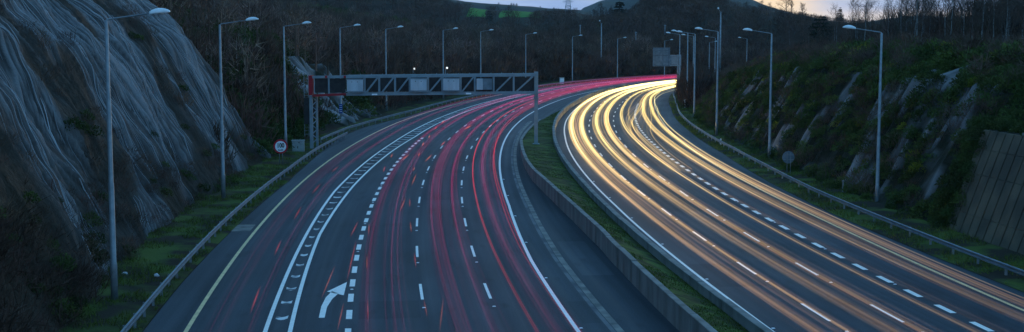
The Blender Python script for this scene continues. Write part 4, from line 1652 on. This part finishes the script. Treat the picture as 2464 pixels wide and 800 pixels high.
# legs
b = MB()
b.bar((gx(749), -0.35, -0.3), (gx(749), -0.35, zb), 0.36)
b.bar((gx(760), 0.5, -0.3), (gx(760), 0.5, zb), 0.24)
k = 0.6
while k < zb - 0.6:
    b.bar((gx(750), -0.3, k), (gx(760), 0.45, k + 0.55), 0.09)
    b.bar((gx(760), 0.45, k + 0.55), (gx(750), -0.3, k + 1.1), 0.09)
    k += 1.1
b.box((gx(755), 0, zb - 0.02), (0.95, 1.3, 0.14))
b.build('leg', M['gant'], gt)
b = MB()
zr = at(1290, 173, GY)[2]
b.bar((xr, 0, 0.3), (xr, 0, zb - 0.35), 0.42)
b.bar((xr, 0, zb - 0.2), (xr, 0, zr), 0.46)
b.box((xr, 0, zb - 0.275), (0.66, 0.66, 0.148))
b.box((xr, 0, 0.52), (0.8, 0.8, 0.18))
b.build('leg', M['gant'], gt)
b = MB()
for px in (903, 1128):
    x = gx(px)
    b.box((x, -DEP / 2 - 0.17, zb + 0.12 + zz_(x)), (0.62, 0.03, 0.17))
b.build('number_plate', M['signw'], gt)
# hanging dark screen and ladder behind the left leg
b = MB()
b.box((gx(737), 0.6, at(737, 268, GY)[2]), (0.75, 0.5, 3.1))
b.build('equipment_case', M['dark'], gt)
b = MB()
for q in (-0.25, 0.25):
    b.bar((gx(733) + q, 1.1, at(733, 330, GY)[2]), (gx(733) + q, 1.1, at(733, 175, GY)[2]), 0.06)
for k in range(18):
    z = at(733, 325 - k * 8.5, GY)[2]
    b.bar((gx(733) - 0.22, 1.1, z), (gx(733) + 0.22, 1.1, z), 0.04)
b.build('ladder', M['gant'], gt)


# ------------------------------------------------------------------ speed limit sign
def text_mesh(body, size, name, m, parent, loc, rot=(R(90), 0, 0), bold=0.0, xs=1.0):
    c = bpy.data.curves.new(name, 'FONT')
    c.body = body
    c.size = size
    c.align_x = 'CENTER'
    c.align_y = 'CENTER'
    c.offset = bold
    c.extrude = 0.004
    o = bpy.data.objects.new(name, c)
    me = bpy.data.meshes.new_from_object(o)
    bpy.data.objects.remove(o)
    me.materials.clear()
    me.materials.append(m)
    q = bpy.data.objects.new(name, me)
    C.objects.link(q)
    q.parent = parent
    q.location = loc
    q.rotation_euler = rot
    q.scale = (xs, 1, 1)
    return q


g = gnd(676, 399)
yaw = math.atan2(g[0], g[1]) * -1
t = thing('speed_sign', 'round white speed limit sign with red rim, by the left guard rail', 'sign', g, yaw * 0.6)
zc = at(676, 353, g[1])[2]
rad = 17.2 / FPX * g[1]
b = MB()
b.lathe([(rad, -0.02), (rad + 0.01, 0.0), (rad, 0.02)], (0, 0, zc), 40, axis='y')
b.build('sign_rim', M['signr'], t)
b = MB()
b.lathe([(rad * 0.77, -0.028), (rad * 0.77, -0.021)], (0, 0, zc), 40, axis='y')
b.build('sign_face', M['signw'], t)
text_mesh('100', rad * 0.86, 'digits', M['black'], t, (0, -0.035, zc + rad * 0.12), bold=0.022, xs=0.80)
text_mesh('km/h', rad * 0.34, 'lettering', M['black'], t, (0, -0.035, zc - rad * 0.50), bold=0.008)
for dx in (-0.14, 0.17):
    b = MB()
    b.lathe([(0.04, -0.3), (0.04, zc + 0.3), (0.03, zc + 0.33)], (dx, 0.065, 0), 8)
    b.build('post', M['steel'], t, smooth=True)

# back of a round sign on the right
g = gnd(1896, 425)
t = thing('round_sign', 'grey back of a round sign on two posts, behind the right guard rail', 'sign', g, -head(122))
zc = at(1896, 379, g[1])[2]
rad = 15 / FPX * g[1]
b = MB()
b.lathe([(rad - 0.01, -0.012), (rad, 0.0), (rad - 0.01, 0.012)], (0, 0, zc), 32, axis='y')
b.build('sign_disc', M['signback'], t)
b = MB()
for dz in (-0.22, 0.22):
    b.box((0, -0.03, zc + dz), (rad * 1.7, 0.03, 0.06))
b.build('clamp_bar', M['steel'], t)
for dx in (-0.13, 0.2):
    b = MB()
    b.lathe([(0.04, -0.3), (0.04, zc + 0.42), (0.03, zc + 0.44)], (dx, -0.09, 0), 8)
    b.build('post', M['steel'], t, smooth=True)

# cabinet
g = gnd(718, 367)
t = thing('roadside_cabinet', 'grey metal roadside cabinet on grass left of the gantry leg', 'cabinet', g, 0.1)
W_, H__ = 1.36, 1.32
b = MB()
b.box((0, 0, H__ / 2), (W_, 0.6, H__))
b.build('body', M['cab'], t)
b = MB()
b.box((0, 0, H__ + 0.04), (W_ + 0.12, 0.74, 0.08))
b.build('roof', M['cab'], t)
for sx in (-1, 1):
    b = MB()
    b.box((sx * W_ / 4, -0.31, H__ * 0.52), (W_ / 2 - 0.05, 0.02, H__ - 0.16))
    d = b.build('door', M['cab'], t)
b = MB()
b.box((-0.05, -0.335, H__ * 0.45), (0.09, 0.03, 0.26))
b.build('handle', M['black'], d)
b = MB()
b.box((0.1, -0.332, H__ * 0.84), (0.14, 0.02, 0.10))
b.build('badge', M['black'], t)

# big direction sign seen from behind, on a cantilever post
SY = 322.0
sx_ = lambda px: at(px, 130, SY)[0]
sz_ = lambda py: at(1600, py, SY)[2]
t = thing('direction_sign', 'back of a large grey direction sign hung from a post at the far right bend', 'sign', (sx_(1634), SY, 0))
ox = sx_(1634)
b = MB()
b.box(((sx_(1571) + sx_(1612)) / 2 - ox, 0, (sz_(115) + sz_(133)) / 2), (sx_(1612) - sx_(1571), 0.12, sz_(115) - sz_(133)))
b.build('upper_panel', M['signback'], t)
b = MB()
b.box(((sx_(1571) + sx_(1616)) / 2 - ox, 0, (sz_(133.5) + sz_(160)) / 2), (sx_(1616) - sx_(1571), 0.12, sz_(133.5) - sz_(160)))
b.build('lower_panel', M['signback'], t)
b = MB()
for py in (116, 122, 128, 134, 158):
    b.box(((sx_(1571) + sx_(1613)) / 2 - ox, -0.12, sz_(py)), (sx_(1613) - sx_(1571), 0.1, 0.14))
for px in (1576, 1594, 1609):
    b.box((sx_(px) - ox, -0.20, (sz_(116) + sz_(159)) / 2), (0.16, 0.1, sz_(116) - sz_(159)))
b.build('frame', M['rail'], t)
b = MB()
b.box(((sx_(1613) + sx_(1634)) / 2 - ox, -0.1, sz_(134)), (sx_(1634) - sx_(1613), 0.3, 0.3))
b.box(((sx_(1613) + sx_(1634)) / 2 - ox, -0.1, sz_(158)), (sx_(1634) - sx_(1613), 0.3, 0.26))
b.build('arm', M['steel'], t)
b = MB()
b.box(((sx_(1616) + sx_(1631)) / 2 - ox, 0.05, (sz_(136) + sz_(156)) / 2), (sx_(1631) - sx_(1616), 0.08, sz_(136) - sz_(156)))
b.build('side_panel', M['steel'], t)
b = MB()
b.bar((-0.28, 0, -0.2), (-0.28, 0, sz_(132)), 0.34)
b.bar((0.30, 0, -0.2), (0.30, 0, sz_(132)), 0.42)
b.build('post', M['steel'], t)

# small white marker posts by the right rail
for px, py, h, lab in ((1648, 262, 1.3, 'white marker with a round top beside the far bend of the right guard rail'), (1734, 352, 0.8, 'short white marker post behind the right guard rail near the third lamp'), (2028, 472, 1.2, 'small grey marker post behind the right guard rail near the nearest lamp')):
    g = gnd(px, py)
    t = thing('marker_post', lab, 'post', g, 0.2)
    b = MB()
    b.box((0, 0, h / 2 - 0.1), (0.13, 0.08, h + 0.2), taper=0.85)
    b.build('post', M['signw'] if px < 2000 else M['steel'], t)
    b = MB()
    b.lathe([(0.02, -0.05), (0.11, -0.02), (0.12, 0.02), (0.06, 0.06)] if px > 1700 else [(0.16, -0.05), (0.25, 0.1), (0.2, 0.3), (0.05, 0.38)], (0, 0, h + 0.03), 10)
    b.build('cap', M['signw'] if px < 2000 else M['steel'], t, smooth=True)

# small white cabinet by the far rail
g = gnd(1352, 203)
t = thing('roadside_cabinet', 'tiny pale cabinet behind the far left guard rail, below the distant traffic lights', 'cabinet', g, 0)
b = MB()
b.box((0, 0, 0.9), (1.3, 0.8, 1.8))
b.build('body', M['cab'], t)
b = MB()
b.box((0, 0, 1.84), (1.44, 0.94, 0.08))
b.build('roof', M['cab'], t)
b = MB()
b.box((0, -0.41, 0.85), (1.1, 0.02, 1.5))
b.build('door', M['signw'], t)

# two small lit globe lamps on a lower road beyond the bend
globe = bpy.data.materials.new('lit_globe')
globe.use_nodes = True
e_ = globe.node_tree.nodes['Principled BSDF']
e_.inputs['Base Color'].default_value = (0.9, 0.9, 0.85, 1)
e_.inputs['Emission Color'].default_value = (1, 0.97, 0.9, 1)
e_.inputs['Emission Strength'].default_value = 0.14
for px, py, lab in ((997, 166, 'small lit globe lamp on a thin post above the gantry, left of the other'), (1075, 164, 'small lit globe lamp on a thin post above the gantry, right of the other')):
    y = 262
    a = at(px, py, y)
    zg = 4.0
    t = thing('globe_lamp', lab, 'lamp', (a[0], y, zg))
    h = a[2] - zg
    b = MB()
    b.lathe([(0.06, -1), (0.045, h - 0.2)], (-0.25, 0, 0), 8)
    b.bar((-0.25, 0, h - 0.2), (0.0, 0, h - 0.1), 0.06)
    b.build('pole', M['steel'], t, smooth=True)
    b = MB()
    b.lathe([(0.05, -0.20), (0.16, -0.14), (0.21, 0.0), (0.16, 0.14), (0.05, 0.2)], (0.05, 0, h), 12)
    b.build('globe', globe, t, smooth=True)

# pale poles in the far scrub
for px, p0, p1, y, lab in ((1396, 60, 80, 520, 'short pale pole in the scrub between two far left lamps'), (1530, 77, 100, 520, 'short pale pole in the dark scrub left of the direction sign'), (1600, 60, 72, 520, 'short pale pole in the scrub above the direction sign')):
    a, c = at(px, p0, y), at(px, p1, y)
    t = thing('utility_pole', lab, 'pole', (c[0], y, c[2] - 2))
    b = MB()
    h = a[2] - c[2] + 2
    b.lathe([(0.17, 0), (0.14, h)], sides=8)
    b.build('pole', M['steel'], t, smooth=True)
    b = MB()
    b.box((0, 0, h - 0.3), (1.0, 0.12, 0.12))
    b.build('crossarm', M['steel'], t)

# pylon on the far ridge
PY_ = 1500.0
base = at(1367, 34, PY_)
k_ = PY_ / FPX
t = thing('pylon', 'steel lattice electricity pylon on the far ridge left of the mountain', 'pylon', base)
b = MB()
hp = 62 * k_
wb = lambda z: np.interp(z, [0, hp * 0.6, hp], [3.6, 1.9, 0.6])
lv = np.linspace(0, hp, 12)
for sx in (-1, 1):
    for sy in (-1, 1):
        for z0, z1 in zip(lv[:-1], lv[1:]):
            b.bar((sx * wb(z0), sy * wb(z0), z0), (sx * wb(z1), sy * wb(z1), z1), 0.42)
for z0, z1 in zip(lv[:-1], lv[1:]):
    for sy in (-1, 1):
        b.bar((-wb(z0), sy * wb(z0), z0), (wb(z1), sy * wb(z1), z1), 0.26)
        b.bar((wb(z0), sy * wb(z0), z0), (-wb(z1), sy * wb(z1), z1), 0.26)
        b.bar((sy * wb(z0), -wb(z0), z0), (sy * wb(z1), wb(z1), z1), 0.26)
b.build('tower', M['steel'], t)
for z, L in ((28 * k_, 12 * k_ * 0.95), (17 * k_, 7 * k_), (42 * k_, 10 * k_)):
    b = MB()
    for sx in (-1, 1):
        b.bar((0, 0, z), (sx * L, 0, z + 0.5), 0.4)
        b.bar((0, 0, z + 2.2), (sx * L, 0, z + 0.5), 0.3)
        b.bar((sx * L, 0, z + 0.5), (sx * L, 0, z - 1.6), 0.28)
    b.build('crossarm', M['steel'], t)

# ------------------------------------------------------------------ faced retaining slope at the right edge
t = thing('retaining_wall', 'sloping retaining wall of narrow brown panels with mossy seams at the right frame edge', 'wall')
s0_, s1_ = 52.0, 84.5
ncol = int((s1_ - s0_) / 1.2)
rows = [(0.0, 1.27), (1.3, 3.77), (3.8, 5.37), (5.4, 6.6)]
fx = lambda z: 31.9 + z * 0.36
b = MB()
for i in range(ncol):
    sa = s0_ + i * 1.2
    for z0, z1 in rows:
        j = 0.012 * (rng.random() - 0.5)
        v = []
        for d in (0.0, 0.26):
            for q, z in ((sa + 0.07, z0), (sa + 1.13, z0), (sa + 1.13, z1), (sa + 0.07, z1)):
                v.append(rp(q, fx(z) + d + j, z + 0.25))
        b.add(np.array(v), [(0, 1, 2, 3), (7, 6, 5, 4), (0, 4, 5, 1), (1, 5, 6, 2), (2, 6, 7, 3), (3, 7, 4, 0)])
b.build('facing_panel', M['plank'], t)
b = MB()
v = []
for q in (s0_ - 0.1, s1_ + 0.1):
    v += [rp(q, fx(-0.4) + 0.22, -0.2), rp(q, fx(6.6) + 0.22, 6.88), rp(q, fx(6.6) + 1.0, 6.88), rp(q, fx(-0.4) + 1.0, -0.2)]
b.add(np.array(v), [(0, 1, 2, 3), (7, 6, 5, 4), (0, 4, 5, 1), (1, 5, 6, 2), (2, 6, 7, 3), (3, 7, 4, 0)])
b.build('backing', M['seam'], t)
b = MB()
q = np.linspace(s0_, s1_ - 6, 20)
for a, c in zip(q[:-1], q[1:]):
    v = []
    for ss_ in (a, c):
        for d, z in ((0.0, 6.9), (0.9, 6.9), (0.9, 7.05), (0.0, 7.05)):
            v.append(rp(ss_, fx(6.6) + d, z))
    b.add(np.array(v), [(0, 1, 2, 3), (7, 6, 5, 4), (0, 4, 5, 1), (1, 5, 6, 2), (2, 6, 7, 3), (3, 7, 4, 0)])
b.build('coping', M['kerb'], t)
b = MB()
n = 170
q = np.where(rng.random(n) < 0.6, 0, 1)
si = np.where(q == 0, 55 + 33 * rng.random(n), 83.2 + 3.5 * rng.random(n))
zz1 = np.where(q == 0, 6.9, 6.6 * rng.random(n))
pp = rp(si, fx(zz1) + np.where(q == 0, 0.5 + 1.6 * rng.random(n), 0.1))
pp[:, 2] = zz1 - 0.1
scatter(b, gorse_protos, pp, 0.35 + 0.6 * rng.random(n), tints(n, 0.5, 1.2, 0.3))
tag(b.build('ivy', M['gorse']), 'dark green growth spilling over the top and left end of the retaining wall', 'ivy', kind='stuff')

# litter in the left grass
for px, py, lab in ((301, 668, 'crumpled white litter beside the nearest left lamp post'), (379, 672, 'small white litter right against the left guard rail')):
    g = gnd(px, py)
    b = MB()
    v = unit(rng.normal(size=(14, 3))) * np.array((0.22, 0.14, 0.09)) * (0.6 + 0.6 * rng.random((14, 1)))
    import bmesh
    bm = bmesh.new()
    for q in v:
        bm.verts.new(q)
    bmesh.ops.convex_hull(bm, input=bm.verts)
    me = bpy.data.meshes.new('litter')
    bm.to_mesh(me)
    bm.free()
    me.materials.append(M['litter'])
    o = bpy.data.objects.new('litter', me)
    C.objects.link(o)
    o.location = (g[0], g[1], 0.22)
    tag(o, lab, 'litter')

# cat's eye studs between the dashes
b = MB()
b.box((0, 0, 0.012), (0.16, 0.12, 0.024), taper=0.7)
stud_m = b.mesh('road_stud', M['signw'])
for n, s0, per, s1 in (('d2', 62.2 - 12.6, 12.6, 150), ('d3', 62.2 - 12.6, 12.55, 150), ('ab', 55.0, 12.2, 130), ('bc', 54.4, 12.2, 130), ('Redge', 56, 12.2, 120), ('short', 55.3, 11.85, 120), ('edge', 57, 12.4, 120), ('cd', 53.8, 11.94, 110)):
    for s in np.arange(s0, s1, per):
        o = bpy.data.objects.new('road_stud', stud_m)
        C.objects.link(o)
        q = rp(s, float(T[n](s)) + (0.22 if n in ('Redge', 'edge') else 0.0), PZ)
        o.location = tuple(q)
        o.rotation_euler = (0, 0, -head(s))
        tag(o, 'small reflective stud set in the road along a painted lane line', 'road stud', 'road studs along the lane lines')


# ================================================================== LIGHT TRAILS (the lamps of passing traffic, as strands of light at lamp height)
def strand(b, s, off, z, rad, col):
    p = rp(s, off, z)
    b.tube(p, rad, 4, cap=False, c=col)


def wander(s, amp, r):
    return amp * (np.sin(s / (38 + 30 * r.random()) + r.random() * 6.28) + 0.5 * np.sin(s / (17 + 9 * r.random()) + r.random() * 6.28))


HI = lambda s: np.interp(s, [20, 55, 75, 95, 115, 140, 170, 230, 300, 460], [0.06, 0.075, 0.11, 0.20, 0.40, 0.66, 0.88, 0.86, 0.76, 0.7])
TI = lambda s: np.interp(s, [20, 60, 100, 150, 250, 460], [0.16, 0.21, 0.42, 0.55, 0.45, 0.36])


def head_col(s, k, r):
    near = np.array((1.0, 0.58, 0.27))
    far = np.array((1.0, 0.69, 0.22))
    f = np.interp(s, [60, 150, 230], [0, 0.75, 1])[:, None]
    tintv = 1 + 0.10 * r.normal(size=3)
    return (near * (1 - f) + far * f) * tintv * (k * HI(s))[:, None]


rt = np.random.default_rng(77)


def head_band(label, tracks):
    b = MB()
    for base, sig, n, k, sa, sb, fn in tracks:
        for i in range(int(n * 1.7)):
            s = np.arange(sa + rt.random() * 6, sb, 3.0)
            o = base(s) if callable(base) else base + 0 * s
            o = o + rt.normal() * sig * 1.25 + wander(s, 0.10, rt)
            if fn is not None:
                o = o + fn(s, rt)
            z = 0.66 + 0.07 * rt.normal()
            kk = k / 1.7 * (0.15 + 2.4 * rt.random() ** 4)
            strand(b, s, o, z, np.interp(s, [50, 120, 300], [0.022, 0.034, 0.05]), head_col(s, kk, rt))
    return tag(b.build('headlight_trails', M['headglow']), label, 'light trail', 'white and amber light trails of oncoming traffic', kind='stuff')


mid = lambda a, c, f: (lambda s: T[a](s) * (1 - f) + T[c](s) * f)
head_band('pale yellow headlight trails in the lane beside the low concrete wall', [(mid('Redge', 'ab', 0.28), 0.17, 34, 0.42, 25, 440, None), (mid('Redge', 'ab', 0.68), 0.17, 30, 0.42, 25, 440, None)])
head_band('pale yellow headlight trails in the second lane from the low concrete wall', [(mid('ab', 'bc', 0.28), 0.17, 34, 0.42, 25, 440, None), (mid('ab', 'bc', 0.68), 0.17, 34, 0.42, 25, 440, None)])


def change(s, r):
    c = 178 + 50 * r.random()
    return -3.0 / (1 + np.exp((s - c) / 12.0)) * 1.0


head_band('thin crossing headlight trails in the third lane from the low concrete wall', [(mid('bc', 'cd', 0.36), 0.10, 14, 0.42, 25, 440, None), (mid('bc', 'cd', 0.68), 0.12, 9, 0.22, 25, 440, None),
          (mid('cd', 'ry', 0.25), 0.35, 8, 0.5, 118, 440, change), (mid('cd', 'ry', 0.6), 0.35, 8, 0.5, 118, 440, change)])
head_band('pale yellow headlight trails in the lane nearest the right guard rail', [(mid('cd', 'ry', 0.36), 0.13, 26, 0.36, 25, 440, None), (mid('cd', 'ry', 0.74), 0.11, 26, 0.34, 25, 440, None), (mid('cd', 'ry', 0.98), 0.05, 2, 0.8, 25, 300, None)])


def tail_band(label, tracks):
    b = MB()
    for base, sig, n, k, sa, sb, col in tracks:
        for i in range(int(n * 1.8) if n > 2 else n):
            s = np.arange(sa + rt.random() * 8, sb, 3.0)
            o = base(s) + rt.normal() * sig + wander(s, 0.10 if n > 2 else 0.04, rt)
            z = 0.80 + 0.08 * rt.normal()
            kk = (k / 1.8 if n > 2 else k * 0.75) * (0.12 + 2.3 * rt.random() ** 4 if n > 2 else 1.0)
            c = np.array(col) * (kk * TI(s))[:, None]
            strand(b, s, o, z, np.interp(s, [50, 120, 300], [0.016, 0.026, 0.045]), c)
    return tag(b.build('taillight_trails', M['tailglow']), label, 'light trail', 'red light trails of departing traffic', kind='stuff')


RED, CRI = (1.0, 0.015, 0.03), (0.84, 0.012, 0.20)
tail_band('faint red tail light trails in the lane beside the yellow edge line', [(mid('yellow', 'hatL', 0.50), 0.22, 11, 0.12, 25, 440, CRI), (mid('yellow', 'hatL', 0.86), 0.15, 7, 0.12, 25, 440, CRI)])
tail_band('soft crimson tail light trails right of the short dashed line', [(mid('short', 'd2', 0.25), 0.2, 14, 0.13, 25, 440, CRI), (mid('short', 'd2', 0.58), 0.2, 14, 0.14, 25, 440, CRI)])
tail_band('broad crimson tail light trails in the second lane from the central verge', [(mid('d2', 'd3', 0.38), 0.24, 22, 0.20, 25, 440, CRI), (mid('d2', 'd3', 0.75), 0.24, 20, 0.17, 25, 440, CRI)])
tail_band('crimson tail light trails with two sharp red lines in the lane beside the central verge', [(mid('d3', 'edge', 0.52), 0.18, 20, 0.17, 25, 440, CRI), (mid('d3', 'edge', 0.27), 0.015, 2, 1.0, 25, 440, RED), (mid('d3', 'edge', 0.83), 0.02, 2, 0.9, 25, 440, RED), (mid('d3', 'edge', 0.80), 0.15, 10, 0.10, 25, 440, CRI)])

# short orange and red dashes: indicators blinking as cars moved on
ORA, ORR = (1.0, 0.17, 0.03), (1.0, 0.09, 0.04)
seg = [(927, 400, 922, 415), (998, 402, 994, 412), (1002, 418, 990, 447), (986, 478, 986, 499), (976, 476, 962, 510), (987, 533, 990, 560), (862, 533, 843, 570), (888, 538, 887, 565),
       (883, 615, 883, 650), (997, 608, 1001, 645), (806, 640, 774, 717), (1020, 722, 1028, 762), (885, 722, 886, 775), (1067, 718, 1058, 797), (827, 730, 812, 795), (857, 580, 835, 675),
       (1040, 372, 1022, 390), (1135, 302, 1117, 312), (1072, 340, 1060, 352), (1035, 325, 1031, 333), (1020, 342, 1016, 352), (1010, 367, 1006, 377), (945, 370, 940, 380), (985, 372, 965, 387), (1052, 305, 1045, 312), (1070, 290, 1062, 297)]
first_flash = None
for i, (x0, y0, x1, y1) in enumerate(seg):
    a, c = gnd(x0, y0, 0.85), gnd(x1, y1, 0.85)
    k = np.linspace(0, 1, 7)
    b = MB()
    pts = a[None] * (1 - k[:, None]) + c[None] * k[:, None]
    col = np.array(ORA if i % 3 else ORR)[None] * (0.22 * float(np.interp(a[1], [60, 110, 160], [0.30, 0.5, 1.0])) * (0.35 + np.sin(k * math.pi))[:, None])
    b.tube(pts, 0.012 + 0.02 * np.sin(k * math.pi) * np.interp(a[1], [60, 200], [0.8, 3.0]), 5, cap=True, c=col)
    tag(b.build('indicator_flash', M['flash']), 'short orange dash of light from a blinking indicator above the left carriageway lanes', 'light trail', 'orange indicator dashes above the left carriageway')
seg = [(772, 442, 750, 467), (725, 497, 707, 530), (815, 400, 797, 415), (677, 577, 660, 615), (627, 687, 602, 755)]
for i, (x0, y0, x1, y1) in enumerate(seg):
    a, c = gnd(x0, y0, 0.85), gnd(x1, y1, 0.85)
    k = np.linspace(0, 1, 7)
    b = MB()
    pts = a[None] * (1 - k[:, None]) + c[None] * k[:, None]
    col = np.array((1.0, 0.07, 0.05))[None] * (0.09 * (0.2 + np.sin(k * math.pi))[:, None])
    b.tube(pts, 0.012 + 0.03 * np.sin(k * math.pi), 5, cap=True, c=col)
    tag(b.build('brake_flash', M['flash']), 'short red dash of light in the lane beside the yellow edge line', 'light trail', 'red dashes in the lane beside the yellow line')
# orange dashes on the slip road behind the far rail
for i in range(26):
    px = 1297 + i * 13 + rt.random() * 6
    py = np.interp(px, [1297, 1400, 1500, 1640], [200, 186, 181, 176]) + rt.normal() * 1.6 - (4 if i % 2 else 0)
    y = float(np.interp(px, [1297, 1640], [392, 462]))
    a = at(px, py, y)
    L = 0.5 + 1.0 * rt.random()
    b = MB()
    k = np.linspace(-1, 1, 5)
    b.tube(np.stack((a[0] + k * L, a[1] + 0.4 * k * L, a[2] + 0 * k), 1), 0.05 + 0.05 * (1 - k * k), 5, c=np.array((1.0, 0.20, 0.03))[None] * (0.10 + 0.18 * rt.random()) + 0 * k[:, None])
    tag(b.build('indicator_flash', M['flash']), 'tiny orange dash of light on the side road behind the far guard rail', 'light trail', 'orange dashes on the side road behind the far rail')
